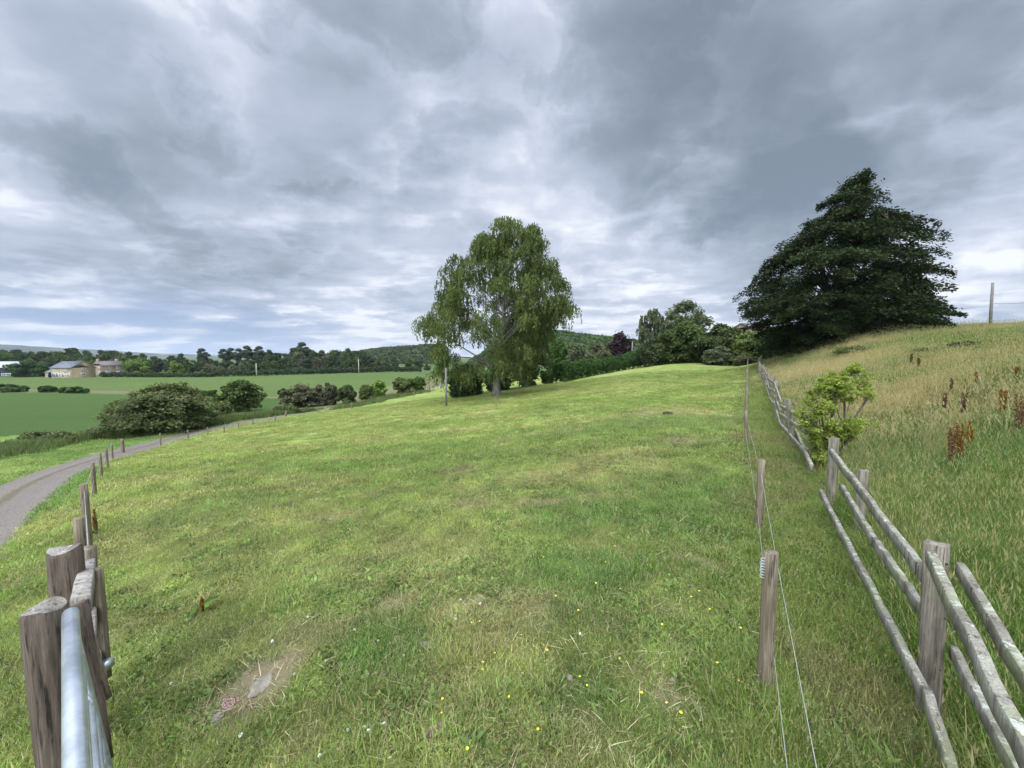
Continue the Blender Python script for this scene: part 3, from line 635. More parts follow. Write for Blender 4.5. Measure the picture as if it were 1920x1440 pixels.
def foliage(shape, ncl, nleaf, size, r, style='round', cl=(.9, .7), depth=.9, shell=.45, gap=0.0, seed=0, mat=None, asp=1.6, droop=.4, sc=2.5):
    cen = sample_crown(shape, ncl, r, depth, shell, gap, seed, sc, 1.5 if style == 'spray' else 1.0); Ps = []; Ns = []; Ax = []; vv = []
    h0, h1 = shape[0][0], shape[0][-1]
    for c in cen:
        m_ = max(6, int(nleaf/ncl*r.uniform(.6, 1.4))); rc = cl[0]*r.uniform(.6, 1.3); base = r.uniform(.0, .55)
        if style == 'weep':
            ns = max(2, m_//13); a = r.uniform(0, 6.283, ns); q = rc*np.sqrt(r.random(ns)); sx = c[0]+q*np.cos(a); sy = c[1]+q*np.sin(a); top = c[2]+cl[1]*(1-(q/rc)**2)*rc
            ln = r.uniform(.35, 1.0, ns)*cl[1]*3.2*(1-.35*c[2]/h1)
            t = np.linspace(0, 1, 13)[None, :]; z = top[:, None]-ln[:, None]*t; ox = (q*np.cos(a))[:, None]*.25*t; oy = (q*np.sin(a))[:, None]*.25*t
            p = np.stack([sx[:, None]+ox+r.normal(size=(ns, 13))*.06, sy[:, None]+oy+r.normal(size=(ns, 13))*.06, z+r.normal(size=(ns, 13))*.05], -1).reshape(-1, 3)
            Ps.append(p); Ns.append(np.stack([np.cos(a), np.sin(a), a*0+.3], -1).repeat(13, 0)); Ax.append(np.tile([0, 0, -1.0], (len(p), 1)))
        elif style == 'spray':
            a = math.atan2(c[1], c[0]-np.interp(c[2], shape[0], (shape[1]+shape[2])/2))+r.normal()*.4; u = r.uniform(-1, 1, m_); v = r.normal(size=m_)*.38*(1.05-.75*np.abs(u)); L_ = rc*1.5
            lx = L_*(u+.1); ly = v*L_; lz = -droop*((u+1)/2)**2*L_+r.normal(size=m_)*cl[1]*.22
            p = np.c_[c[0]+lx*math.cos(a)-ly*math.sin(a), c[1]+lx*math.sin(a)+ly*math.cos(a), c[2]+lz]
            Ps.append(p); Ns.append(np.tile([.3*math.cos(a), .3*math.sin(a), 1.0], (m_, 1))); Ax.append(np.tile([math.cos(a), math.sin(a), -.3], (m_, 1)))
        else:
            d_ = r.normal(size=(m_, 3)); d_ /= np.linalg.norm(d_, axis=1)[:, None]; q = r.random(m_)**.5; sh = np.array([rc, rc, cl[1]*rc/cl[0]])
            p = c[:3]+d_*q[:, None]*sh; Ps.append(p); Ns.append(d_*.8+np.array([0, 0, .7])); Ax.append(r.normal(size=(m_, 3)))
        vv.append(np.clip(base+r.random(len(Ps[-1]))*.45, 0, 1))
    P = np.concatenate(Ps); Nn = np.concatenate(Ns); Ax = np.concatenate(Ax); v = np.concatenate(vv)
    V, Fq = quads(P, Nn, size, Ax, asp, r, .6); return V, Fq, np.repeat(v, 4), cen
def tree_parts(root, shape, trunk_r, ncl, nleaf, size, mat, bark=None, style='round', cl=(.9, .7), depth=.9, shell=.45, gap=0.0, seed=1, asp=1.6, stems=1, fork=.25, nlimb=None, droop=.4, crown='crown', trunk='trunk', lean=0.0, sth=.86):
    r = np.random.default_rng(seed); np.random.seed(seed); h_, l_, r_ = shape
    ins = {'spray': 1.15, 'round': .8, 'weep': .35}[style]*cl[0]; mid_x = (l_+r_)/2; hw_ = np.maximum((r_-l_)/2-ins, (r_-l_)*.12); shape = (np.where(h_ > h_[-1]*.6, h_-cl[1]*.3, h_), mid_x-hw_, mid_x+hw_)
    V, Fq, v, cen = foliage(shape, ncl, nleaf, size, r, style, cl, depth, shell, gap, seed, asp=asp, droop=droop, sc=max(.3, (shape[2].max()-shape[1].min())*.15))
    mesh(crown, V, Fq, mat, root, {'v': ('FLOAT', v)})
    h, l, rt = shape; H = h[-1]; mb = MB(); cx_ = np.interp(H*.85, h, (l+rt)/2)
    for s_ in range(stems):
        off = 0 if stems == 1 else trunk_r*2.2
        a = s_*2.4+seed; b0 = (off*math.cos(a), off*math.sin(a), -.3)
        top = np.array([cx_*.8+(0 if stems == 1 else math.cos(a)*(rt.max()-l.min())*.18), 0 if stems == 1 else math.sin(a)*(rt.max()-l.min())*.18, H*sth])
        pts = [np.array(b0), np.array([b0[0]*1.05, b0[1]*1.05, .15])]+[np.array(b0)*(1-t)+top*t+np.array([math.sin(t*5+seed), math.cos(t*4+seed), 0])*trunk_r*.8*math.sin(math.pi*t)+np.array([lean*math.sin(math.pi*t), 0, 0]) for t in (.12, .25, .4, .55, .7, .85, 1)]
        mb.tube(pts, [trunk_r*q for q in (1.5, 1.1, .95, .85, .68, .5, .36, .22, .08)], 10, cap=False, rough=.12)
        pts = np.array(pts)
        for c in cen[s_::max(1, stems*len(cen)//((nlimb or 26)))]:
            zt = max(H*fork*.8, c[2]-.55*math.hypot(c[0], c[1])-.5); zt = min(zt, H*.8); i = int(np.clip(np.searchsorted(pts[:, 2], zt), 1, len(pts)-1))
            t = (zt-pts[i-1, 2])/(pts[i, 2]-pts[i-1, 2]+1e-6); st = pts[i-1]+(pts[i]-pts[i-1])*np.clip(t, 0, 1)
            limb(mb, st, c[:3], trunk_r*.24*(1-.6*zt/H), .018+trunk_r*.03)
    mb.build(trunk, bark or m_bark, root, smooth=True)
def px_shape(base, d, rows):
    """outline read off the photograph, rows (py, pxL, pxR) -> local metres"""
    out = []
    for py, a, b in rows:
        pL = W(a, py, d); pR = W(b, py, d); out.append((pL.z-base.z, pL.x-base.x, pR.x-base.x))
    return crown_shape(out)
def ell(hw, z0, z1, p=2.2, cx=0):
    rows = []
    for t in np.linspace(0, 1, 9):
        u = abs(2*t-1) if t > .5 else abs(2*t-1)*.75; w_ = hw*(1-u**p)**(1/p) if u < 1 else 0.02*hw; rows.append((z0+(z1-z0)*t, cx-w_, cx+w_))
    return crown_shape(rows)

# the weeping birch in the middle of the pasture
bb = G(931, 743); d = bb.y
t = thing("birch_tree", bb, "tall weeping birch standing alone in the pasture, long drooping strands of leaves", "tree")
sh = px_shape(bb, d, [(412,938,960),(430,902,1015),(455,885,1032),(485,845,1040),(520,815,1050),(545,800,1076),(580,792,1078),(610,788,1062),(640,786,1030),(668,786,1024),(700,796,990)])
tree_parts(t, sh, .36, 330, 95000, .088, lm_birch, m_birchbark, 'weep', (.8, .5), .95, .34, .35, 4, asp=2.6, fork=.2, nlimb=60)
# the big dark tree on the hill
q = G(1600, 640); d = 32.5; bd = Vector((W(1605, 640, d).x, d, gz(W(1605, 640, d).x, d)))
t = thing("hornbeam_tree", bd, "large dark spreading tree with layered drooping boughs on the crest of the hill", "tree")
sh = px_shape(bd, d, [(322,1598,1626),(345,1580,1640),(365,1535,1655),(385,1512,1680),(400,1500,1695),(420,1488,1690),(440,1474,1708),(470,1442,1716),(500,1420,1718),(525,1412,1715),(545,1405,1710),(572,1384,1708),(592,1402,1708),(610,1428,1722),(628,1440,1712),(650,1450,1690)])
tree_parts(t, sh, .42, 520, 150000, .115, lm_dark, m_darkbark, 'spray', (.80, .7), 1.0, .42, .34, 9, asp=1.7, fork=.08, nlimb=70, droop=.6, stems=3, sth=.66)
# low limb sweeping to the right of it
q = Vector((W(1742, 612, 33.5).x, 33.5, 0)); q.z = gz(q.x, q.y)-.1
t = thing("hawthorn_shrub", q, "dark low shrub right of the big dark tree on the hilltop", "shrub")
sh = px_shape(q, 33.5, [(562,1725,1740),(575,1708,1795),(590,1692,1770),(614,1690,1762)])
tree_parts(t, sh, .07, 26, 8000, .13, lm_dark, style='spray', cl=(.8, .4), seed=3, stems=3, nlimb=8, crown='foliage', trunk='stem')

def bush(name, pxl, pxr, pyt, pyb, mat, label, cat='shrub', group=None, d=None, style='round', nl=9000, ncl=40, seed=1, size=None, rows=None, gap=.3, z0=.02, clump=.16, stems=4, depth=.8, p=2.4, trunk_r=.06, parts=('foliage', 'stem'), asp=1.5, droop=.3, bark=None):
    pc = (pxl+pxr)/2
    if d is None: b = G(pc, pyb)
    else:
        x_ = W(pc, pyb, d).x; b = Vector((x_, d, gz(x_, d)))
    d = b.y; H = W(pc, pyt, d).z-b.z; hw = (W(pxr, pyb, d).x-W(pxl, pyb, d).x)/2
    t = thing(name, b, label, cat, group); shp = px_shape(b, d, rows) if rows else ell(hw, H*z0, H, p)
    s_ = size or max(.05, d*.0042)
    tree_parts(t, shp, trunk_r*max(1, H/3), ncl, nl, s_, mat, bark, style, (max(.3, min(hw, H)*clump*2), max(.2, H*clump)), depth, .45, gap, seed, asp, stems, .05, 10, droop, *parts)
    return t
# hawthorns between track and crop field
bush("hawthorn_bush", 192, 392, 718, 810, lm_haw, "very wide rounded hawthorn bush left of the track, the largest bush by the crop field", style='spray', nl=42000, ncl=150, seed=5, gap=.25, clump=.13, stems=7,
     rows=[(718,300,345),(726,240,365),(740,222,378),(755,218,385),(770,200,388),(785,192,392),(800,200,386),(812,215,372)])
bush("hawthorn_tree", 408, 492, 712, 772, lm_hedge, "small dark hawthorn with visible leaning stems beside the track", 'tree', style='spray', nl=14000, ncl=60, seed=6, gap=.25, clump=.14,
     rows=[(712,430,468),(722,414,484),(738,408,490),(752,418,488),(765,440,478),(774,446,470)], parts=('crown', 'trunk'), stems=3)
bush("hawthorn_bush", 533, 600, 720, 763, lm_brown, "broad olive hawthorn bush, left one of the three close together past the small dark hawthorn", style='spray', nl=9000, ncl=50, seed=7, gap=.2)
bush("hawthorn_bush", 588, 636, 718, 760, lm_brown, "greyish hawthorn bush in the middle of the three close together by the track", nl=7000, seed=8, gap=.2)
bush("hawthorn_bush", 628, 672, 723, 757, lm_hedge, "small dark green bush, right one of the three close together by the track", nl=6000, seed=9, gap=.2)
bush("hawthorn_bush", 672, 702, 722, 749, lm_haw, "small brownish bush touching a yellowish one on its right", nl=4000, seed=10, gap=.1)
bush("hawthorn_bush", 695, 726, 714, 746, lm_bright, "small yellowish green bush beside the far part of the track", nl=4500, seed=11, gap=.1)
bush("hawthorn_bush", 736, 782, 708, 738, lm_haw, "pale tangled bush at the track just left of the birch", nl=6500, seed=12, gap=.3)
bush("hawthorn_bush", 768, 800, 708, 735, lm_hedge, "dull green bush under the left edge of the birch crown", nl=5000, seed=22, gap=.2)
bush("bramble_patch", 28, 145, 809, 832, lm_haw, "low dark bramble mound on the near edge of the left crop field", 'bramble', nl=9000, ncl=80, seed=13, gap=.2, depth=.35, clump=.2, parts=('foliage', 'stem'))
bush("bramble_patch", 500, 565, 760, 776, lm_haw, "low bramble patch beside the track under the broad olive bush", 'bramble', nl=6000, ncl=40, seed=14, gap=.1, depth=.4)
bush("bramble_patch", 392, 440, 752, 783, lm_haw, "low scrubby bramble between the very wide bush and the small hawthorn", 'bramble', nl=6000, ncl=40, seed=15, gap=.2, depth=.4)
# clipped hedge remnants in mid field
for k_, (a, b_, tp_, bs, lb) in enumerate([(-30, 52, 721, 735, "dark low hedge piece at the left edge between the two crop fields"), (73, 106, 724, 736, "shortest dark low hedge piece between the two crop fields"), (110, 166, 726, 737, "long low dark hedge piece between the two crop fields"), (370, 412, 732, 743, "dark low hedge piece just left of the small hawthorn"), (520, 545, 730, 746, "dark low hedge piece just left of the olive bush")]):
    bush("hedge", a, b_, tp_, bs, lm_hdark, lb, 'hedge', nl=3500, ncl=40, seed=30+k_, gap=.1, depth=.35, p=4)
def hedge_path(name, pts, h, wd, mat, label, nl, size, seed, cat='hedge', group=None, hj=.25):
    """pts: world (x, y); a bank of leaves with an uneven top"""
    r = np.random.default_rng(seed); P = catmull(np.array(pts, float), 10); sl_ = np.r_[0, np.cumsum(np.hypot(*np.diff(P, axis=0).T))]
    s_ = r.uniform(0, sl_[-1], nl); x = np.interp(s_, sl_, P[:, 0]); y = np.interp(s_, sl_, P[:, 1]); i = np.clip(np.searchsorted(sl_, s_), 1, len(P)-1)
    tx, ty = (P[i]-P[i-1]).T; L_ = np.hypot(tx, ty)+1e-9; nx, ny = -ty/L_, tx/L_
    hh = h*(1-hj+2*hj*fbm(s_, s_*0, h*1.2, 3, seed)); u = r.uniform(-1, 1, nl); z = hh*np.sqrt(r.random(nl))*(1-.35*np.abs(u)**3); b_ = 1+.3*(fbm(s_, z, h*.6, 2, seed+3)-.5)
    X = x+nx*u*wd/2*b_; Y = y+ny*u*wd/2*b_; g_ = ground0(X, Y); v = np.clip(.25+.9*(fbm(X*1.3, z*1.3+Y, h*.5, 3, seed+5)-.35)+.35*r.random(nl), 0, 1)
    o0 = Vector((P[0][0], P[0][1], gz(*P[0]))); V, Fq = quads(np.c_[X, Y, g_+z]-np.array(o0), np.c_[nx*np.sign(u)*.6, ny*np.sign(u)*.6, u*0+.8], size, None, 1.5, r)
    o = mesh(name, V, Fq, mat, attrs={'v': ('FLOAT', np.repeat(v, 4))}); o.location = o0; return tag(o, label, cat, group)
g2 = lambda px, d: (W(px, 700, d).x, d)
hedge_path("hedge", [g2(190,168), g2(260,170), g2(330,172), g2(400,174)], 1.9, 2.4, lm_hdark, "low dark trimmed hedge along the far field edge, right of the stone houses", 9000, .42, 41)
hedge_path("hedge", [g2(400,176), g2(520,182), g2(640,186), g2(700,188), g2(790,190)], 2.6, 2.6, lm_hdark, "long dark hedge along the top of the far field below the wood", 16000, .42, 42)
# right back hedge, shrubs and trees
bush("goat_willow", 1196, 1262, 580, 690, lm_grey, "loose silvery green tree left of the tall tree behind the pasture", 'tree', d=60, nl=11000, ncl=100, seed=51, gap=.36, parts=('crown', 'trunk'), stems=2, clump=.09, style='weep', asp=2.2,
     rows=[(582,1215,1235),(596,1200,1255),(620,1195,1262),(650,1200,1262),(680,1210,1262)])
bush("ash_tree", 1225, 1345, 565, 686, lm_grey, "tall airy tree showing sky through its crown behind the pasture's back hedge", 'tree', d=66, nl=12000, ncl=120, seed=52, gap=.36, parts=('crown', 'trunk'), stems=2, clump=.08,
     rows=[(564,1270,1300),(574,1255,1322),(590,1245,1332),(606,1232,1335),(625,1240,1330),(650,1240,1330)])
bush("shrub", 1205, 1262, 632, 692, lm_hedge, "bushy shrub at the left end of the pasture's back hedge", nl=11000, d=58, seed=53, gap=.2)
bush("shrub", 1240, 1330, 600, 690, lm_hedge, "tall rounded shrub below the tall airy tree", nl=22000, ncl=90, d=57, seed=54, gap=.2, style='spray')
bush("shrub", 1300, 1400, 607, 686, lm_hedge, "tall arching shrub right of the rounded one at the back of the pasture", nl=24000, ncl=100, d=54, seed=55, gap=.25, style='spray')
bush("shrub", 1315, 1380, 650, 688, lm_grey, "low grey green shrub in front of the tall arching shrub", nl=9000, d=51, seed=56, gap=.2)
bush("shrub", 1370, 1440, 618, 684, lm_bright, "lighter green arching shrub beside the far end of the rail fence", nl=16000, ncl=70, d=49, seed=57, gap=.2, style='spray')
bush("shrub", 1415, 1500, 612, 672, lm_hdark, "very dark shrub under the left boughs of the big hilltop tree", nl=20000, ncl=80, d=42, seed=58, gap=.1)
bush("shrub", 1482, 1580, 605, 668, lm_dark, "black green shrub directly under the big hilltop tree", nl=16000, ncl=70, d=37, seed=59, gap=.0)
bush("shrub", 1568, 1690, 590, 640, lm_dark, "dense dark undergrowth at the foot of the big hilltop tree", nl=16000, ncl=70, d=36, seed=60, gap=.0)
bush("shrub", 1368, 1425, 668, 690, lm_haw, "low straggly bush at the end of the rail fence", nl=6000, d=46, seed=61, gap=.2)
hb = [tuple(G(a, b_)[:2]) for a, b_ in [(848,739),(905,733)]]
bush("hazel_shrub", 835, 912, 680, 742, lm_hdark, "dense dark shrub behind the birch, left of its trunk", nl=22000, ncl=90, d=42, seed=62, gap=.1)
bush("shrub", 905, 960, 690, 735, lm_hdark, "dark shrub directly behind the birch trunk", nl=12000, ncl=60, d=46, seed=63, gap=.1)
bush("yew_tree", 940, 1030, 560, 722, lm_dark, "dark evergreen tree showing through the right half of the birch", 'tree', nl=30000, ncl=110, d=48, seed=64, gap=.3, parts=('crown', 'trunk'), style='spray', stems=1, trunk_r=.09,
     rows=[(560,960,1010),(590,950,1028),(630,935,1034),(670,930,1032),(700,945,1026)])
bush("shrub", 972, 1008, 690, 724, lm_hedge, "small upright shrub right of the birch trunk with field behind it", nl=5000, d=52, seed=65, gap=.1)
bush("shrub", 1012, 1040, 696, 721, lm_hedge, "small round shrub standing apart right of the birch", nl=4000, d=52, seed=66, gap=.1)
hedge_path("hedge", [(W(1046,700,51).x,51),(W(1080,700,54).x,54),(W(1120,700,57).x,57),(W(1160,700,60).x,60),(W(1205,700,63).x,63)], 2.6, 2.2, lm_hdark, "dark hedge running uphill right of the birch", 26000, .2, 67)
bush("field_maple", 1020, 1075, 640, 712, lm_oak, "green rounded tree just right of the birch behind the hedge", 'tree', nl=11000, d=72, seed=68, gap=.2, parts=('crown', 'trunk'))
bush("dead_tree", 1060, 1100, 640, 708, lm_grey, "pale bare-stemmed tree with thin leaves behind the hedge", 'tree', nl=2600, d=70, seed=69, gap=.45, parts=('crown', 'trunk'), stems=4, bark=m_birchbark, trunk_r=.05)
bush("field_maple", 1085, 1145, 645, 700, lm_brown, "brownish green round tree behind the hedge left of the purple tree", 'tree', nl=9000, d=80, seed=70, gap=.2, parts=('crown', 'trunk'))
bush("copper_beech", 1132, 1186, 618, 698, lm_purple, "dark purple leaved tree behind the hedge", 'tree', nl=9000, ncl=50, d=85, seed=71, gap=.35, parts=('crown', 'trunk'),
     rows=[(620,1148,1172),(632,1138,1186),(650,1132,1186),(675,1134,1186),(690,1140,1182)], style='spray')
bush("field_maple", 1112, 1160, 662, 704, lm_hedge, "mid green shrubby tree below the purple tree", 'tree', nl=8000, d=68, seed=72, gap=.2, parts=('crown', 'trunk'))
bush("field_maple", 1162, 1212, 660, 700, lm_hdark, "dark green tree between the purple tree and the silvery tree", 'tree', nl=8000, d=75, seed=73, gap=.2, parts=('crown', 'trunk'))
# near sapling growing through the rail fence
sb = Vector((W(1560, 900, 5.6).x+.1, 5.75, 0)); sb.z = gz(sb.x, sb.y)
t = thing("hawthorn_sapling", sb, "bright yellow green hawthorn sapling growing through the rail fence", "sapling")
tree_parts(t, px_shape(sb, 5.75, [(684,1590,1620),(705,1535,1640),(740,1515,1632),(762,1496,1620),(785,1490,1636),(806,1500,1632),(830,1512,1590),(860,1510,1570),(900,1505,1560)]), .009, 330, 20000, .021, lm_sap, m_bark, 'round', (.075, .05), .8, .8, .42, 77, asp=1.6, stems=3, fork=.1, nlimb=26, crown='foliage', trunk='stem', droop=.1)

# ------------------------------------------------------------------ the distant wood
def proto(name, shape, mat, tr, ncl, nl, size, seed, style='round', cl=(1.6, 1.2), gap=.25):
    t = thing(name, (0, 0, 0), None, 'tree'); tree_parts(t, shape, tr, ncl, nl, size, mat, None, style, cl, .95, .5, gap, seed, 1.5, 1, .2, 14); return t
pr = [proto("woodland_tree", ell(5.2, 1.0, 12.5), lm_oak, .35, 60, 6500, .55, 101),
      proto("woodland_tree", ell(4.2, .6, 14), lm_oak, .35, 60, 6500, .55, 102),
      proto("woodland_tree", ell(6.5, .8, 11.5), lm_hdark, .4, 70, 7000, .55, 103),
      proto("woodland_tree", ell(4.0, .5, 10.0), lm_brown, .3, 50, 5000, .5, 104),
      proto("scots_pine", crown_shape([(7, -1, 1), (9, -3.2, 3.0), (11, -3.5, 3.8), (13, -2.2, 2.2), (14, -.5, .5)]), lm_pine, .3, 16, 3600, .5, 105, 'round', (1.2, .8), .35)]
used = [0]*5; seen = set(); rw = np.random.default_rng(8)
def where(px, row):
    z = [(5, "behind the pale-roofed barn"), (60, "behind the dark garden tree"), (120, "behind the sandstone house's left half"), (168, "behind the sandstone house's gable"), (228, "behind the brown farmhouse"), (285, "behind the bright green conifer"), (350, "left of the lone pine"), (410, "under the lone pine"), (495, "under the pine clump"), (545, "right of the pine clump"), (600, "under the spreading pine"), (660, "left of the right utility pole"), (720, "right of the right utility pole"), (1e9, "towards the birch")]
    return next(t for p, t in z if px < p)+", "+("back", "middle", "front")[row]+" row of the wood"
def put(k_, px, d, pyt, label, group, wsc=1.0):
    x_ = W(px, 700, d).x; H0 = (12.5, 14, 11.5, 10, 14)[k_]; b = Vector((x_, d, float(ground0(x_, d)[0])-.2)); Ht = W(px, pyt, d).z-b.z
    o = pr[k_] if not used[k_] else copy_tree(pr[k_]); used[k_] = 1; o.location = b; s = Ht/H0; o.scale = (s*wsc, s*wsc, s); o.rotation_euler = (0, 0, rw.uniform(0, 6.28)); label = label if label not in seen else 'rightmost '+label; seen.add(label); tag(o, label, 'tree', group); return o
lbk = ["green broadleaf tree", "tall narrow tree", "dark spreading tree", "dull brownish tree"]
gp = "trees of the wood beyond the fields"
top = lambda px: np.interp(px, [-60,0,60,100,130,150,200,245,260,300,340,400,420,460,500,540,560,600,640,680,700,740,790], [652,652,656,656,648,655,654,655,662,664,662,667,668,664,656,658,648,652,652,652,658,668,672])
for row, (d0, dz0) in enumerate([(232, 0), (212, 6), (196, 15)]):
    for px in np.arange(-70+row*9, 800, 26):
        if row == 2 and px < 235: d_ = 205
        else: d_ = d0
        pj = px+rw.uniform(-6, 6); kk_ = int(rw.choice([0, 1, 2, 0, 2, 3] if row else [0, 1, 2, 1, 0, 2]))
        put(kk_, pj, d_+rw.uniform(-6, 6), top(pj)+dz0+rw.uniform(0, 6), lbk[kk_]+' '+where(pj, row), gp, rw.uniform(.9, 1.25))
for i, (px, pyt, lb) in enumerate([(420,656,"leftmost flat-topped pine above the wood right of the gap"),(434,654,"second pine from the left in the pine clump above the wood"),(450,655,"middle pine in the pine clump above the wood"),(466,650,"tallest pine in the pine clump above the wood"),(487,651,"rightmost broad pine in the clump above the wood"),(380,655,"lone pine standing left of the gap in the wood"),(568,644,"spreading pine rising above the middle of the wood")]):
    put(4, px, 215, pyt, lb, "pines above the wood", 1.15)
bush("leyland_cypress", 230, 281, 671, 698, lm_bright, "bright green rounded conifer right of the brown stone house", 'tree', d=178, nl=5000, seed=111, gap=.1, size=.5, parts=('crown', 'trunk'), stems=1, trunk_r=.2)
bush("woodland_tree", 315, 345, 677, 700, lm_bright, "pale green round tree at the front edge of the wood", 'tree', d=182, nl=3000, seed=112, gap=.1, size=.5, parts=('crown', 'trunk'), stems=1, trunk_r=.15)
bush("woodland_tree", 378, 405, 684, 702, lm_brown, "small grey mauve tree in front of the wood below the pines", 'tree', d=182, nl=2600, seed=113, gap=.1, size=.5, parts=('crown', 'trunk'), stems=1, trunk_r=.15)
bush("garden_tree", 18, 88, 676, 709, lm_hdark, "dense dark green tree between the white-roofed barn and the stone house", 'tree', d=168, nl=9000, seed=114, gap=.0, size=.5, parts=('crown', 'trunk'), stems=2, trunk_r=.15)
bush("shrub", 545, 578, 655, 702, lm_grey, "grey green tree at the front of the wood right of the utility pole", 'tree', d=192, nl=5000, seed=115, gap=.1, size=.5, parts=('crown', 'trunk'), stems=1, trunk_r=.15)
bush("garden_shrub", 92.5, 96, 698, 708, lm_purple, "small dark red shrub at the corner of the sandstone house", 'shrub', d=160, nl=500, ncl=10, seed=116, size=.35, stems=1)

# wooded hills far off
def hill(name, px0, px1, d, pys, thick, mat, label, seed, crowns=0, csize=6):
    """long low ridge with real depth; skyline heights read off the photo"""
    n_ = 90; u = np.linspace(0, 1, n_); pxs = px0+(px1-px0)*u; zt = np.array([W(p, np.interp(p, *zip(*pys)), d).z for p in pxs]); tp_ = sstep(0, .12, u)*sstep(1, .88, u); zt = CAMZ-.012*d+(zt-CAMZ+.012*d)*tp_; xs = np.array([W(p, 668, d).x for p in pxs])
    v = np.linspace(-1, 1, 31); Vv = []
    for j, q in enumerate(v):
        prof = (1-q*q)**.8 if abs(q) < 1 else 0
        yy = d+q*thick+0*xs; x2 = xs*(yy/d)**.3; g_ = ground0(xs, yy)-3
        z = g_+(zt-g_)*prof; z = z+prof*(fbm(xs, yy, csize*2.2, 3, seed)-.5)*csize*.5; Vv.append(np.c_[xs, yy, z])
    Vv = np.concatenate(Vv); ix = np.arange(31*n_).reshape(31, n_); Q = np.stack([ix[:-1, :-1], ix[:-1, 1:], ix[1:, 1:], ix[1:, :-1]], -1).reshape(-1, 4)
    tag(mesh(name, Vv, Q, mat, smooth=True), kind='structure')
    if crowns:
        r = np.random.default_rng(seed); k_ = crowns; uu = r.uniform(0, n_-1.01, k_); q = r.uniform(-.95, .15, k_); x = np.interp(uu, range(n_), xs); y = d+q*thick; g_ = ground0(x, y)-3; z = g_+(np.interp(uu, range(n_), zt)-g_)*(1-q*q)**.8
        m_ = 26; c = np.repeat(np.c_[x, y, z+csize*.1], m_, 0); dd = r.normal(size=(k_*m_, 3)); dd /= np.linalg.norm(dd, axis=1)[:, None]; dd[:, 2] = np.abs(dd[:, 2]); rs_ = np.repeat(csize*r.uniform(.35, .6, k_), m_)[:, None]
        V, Fq = quads(c+dd*rs_*np.array([1, 1, 1.0]), dd, csize*.33, None, 1.3, r, .4); tag(mesh("hill_wood", V, Fq, lm_oak, attrs={'v': ('FLOAT', np.repeat(np.repeat(r.uniform(0, .7, k_), m_), 4))}), kind='stuff')
m_hill = simple_mat("wooded_hill", (.02, .032, .014), (.05, .065, .025), .06, 1, 0, coords='Object')
hill("hills", 640, 840, 520, [(640,668),(690,667),(720,661),(760,658),(800,655),(840,652)], 120, m_hill, "", 5, 2600, 9)
hill("hills", 900, 1260, 430, [(900,646),(960,640),(1000,634),(1045,631),(1080,636),(1130,642),(1200,650),(1260,660)], 110, m_hill, "", 6, 4200, 9)
hill("hills", -300, 60, 2600, [(-300,650),(-40,645),(0,646),(40,647),(60,651)], 400, m_hill, "", 7)
hill("hills", 30, 300, 3000, [(30,652),(60,649),(110,653),(160,655),(200,658),(250,661),(300,667)], 400, m_hill, "", 8)
hill("hills", 280, 660, 3300, [(280,666),(340,664),(400,669),(440,668),(520,662),(600,664),(660,668)], 400, m_hill, "", 9)

# ------------------------------------------------------------------ timber fence on the right
def plank(mb, a, b, wd, th, n_=14, wob=.0022, vert=False):
    a = np.array(a, float); b = np.array(b, float); pts = []
    for i in range(n_):
        t = i/(n_-1); pts.append(a+(b-a)*t+(np.random.normal(size=3)*wob if 0 < i < n_-1 else 0))
    mb.tube(pts, [1+np.random.normal()*.012 for _ in range(n_)], flat=(th, wd), rough=.015)
np.random.seed(3)
fdir = np.array([.53, .848])
pA = np.array(W(1765, 1020, 1.80)); f_root = thing("rail_fence", (float(pA[0]), float(pA[1]), gz(pA[0], pA[1])), "weathered grey post and rail timber fence climbing along the right edge of the pasture", "fence")
fo = np.array(f_root.location)
def local(p): return np.array(p, float)-fo
def post(x, y, ztop, w_, lean=(0, 0), yaw=.56, mat=m_post):
    mb = MB(); zb = gz(x, y)-.3; n_ = 7; V = []
    for i in range(n_):
        t = i/(n_-1); z = zb+(ztop-zb)*t; ww = w_/2*(1+np.random.normal()*.02)*(.97 if i == n_-1 else 1)
        if i == n_-1: z -= .0
        for (u, v) in [(-1, -.82), (-.82, -1), (.82, -1), (1, -.82), (1, .82), (.82, 1), (-.82, 1), (-1, .82)]:
            q = ww*(1+np.random.normal()*.012); ux, vy = u*q, v*q
            V.append((x+lean[0]*(t-.3)+ux*math.cos(yaw)-vy*math.sin(yaw), y+lean[1]*(t-.3)+ux*math.sin(yaw)+vy*math.cos(yaw), z+(np.random.normal()*.006 if i == n_-1 else 0)))
    Q = [(i*8+j, i*8+(j+1) % 8, i*8+8+(j+1) % 8, i*8+8+j) for i in range(n_-1) for j in range(8)]
    V.append((x+lean[0]*.7, y+lean[1]*.7, ztop+.006)); T = [(n_*8, (n_-1)*8+j, (n_-1)*8+(j+1) % 8) for j in range(8)]
    mb.add(np.array(V)-fo, Q, T); return mb.build("post", mat, f_root)
def rail(pts, wd=.066, th=.032):
    for a, b in zip(pts[:-1], pts[1:]):
        mb = MB(); plank(mb, local(a), local(b), wd, th); mb.build("rail", m_rail, f_root)
po = post(pA[0], pA[1], pA[2], .080, (-.02, .01))
# nail holes on the near post
for (px_, py_) in ((1772, 1160), (1763, 1257), (1776, 1058)):
    c_n = local(W(px_, py_, 1.752)); nb = MB(); nb.tube([c_n+np.array([0, -.001, 0]), c_n+np.array([0, .012, 0])], .0045, 8); nb.build("bolt", m_darkwall, po).matrix_parent_inverse.identity()
p2 = W(1618, 882, 3.62); post(p2.x, p2.y, p2.z, .075, (.0, .0))
p3 = W(1565, 822, 4.3); post(p3.x, p3.y, p3.z, .078, (-.01, 0))
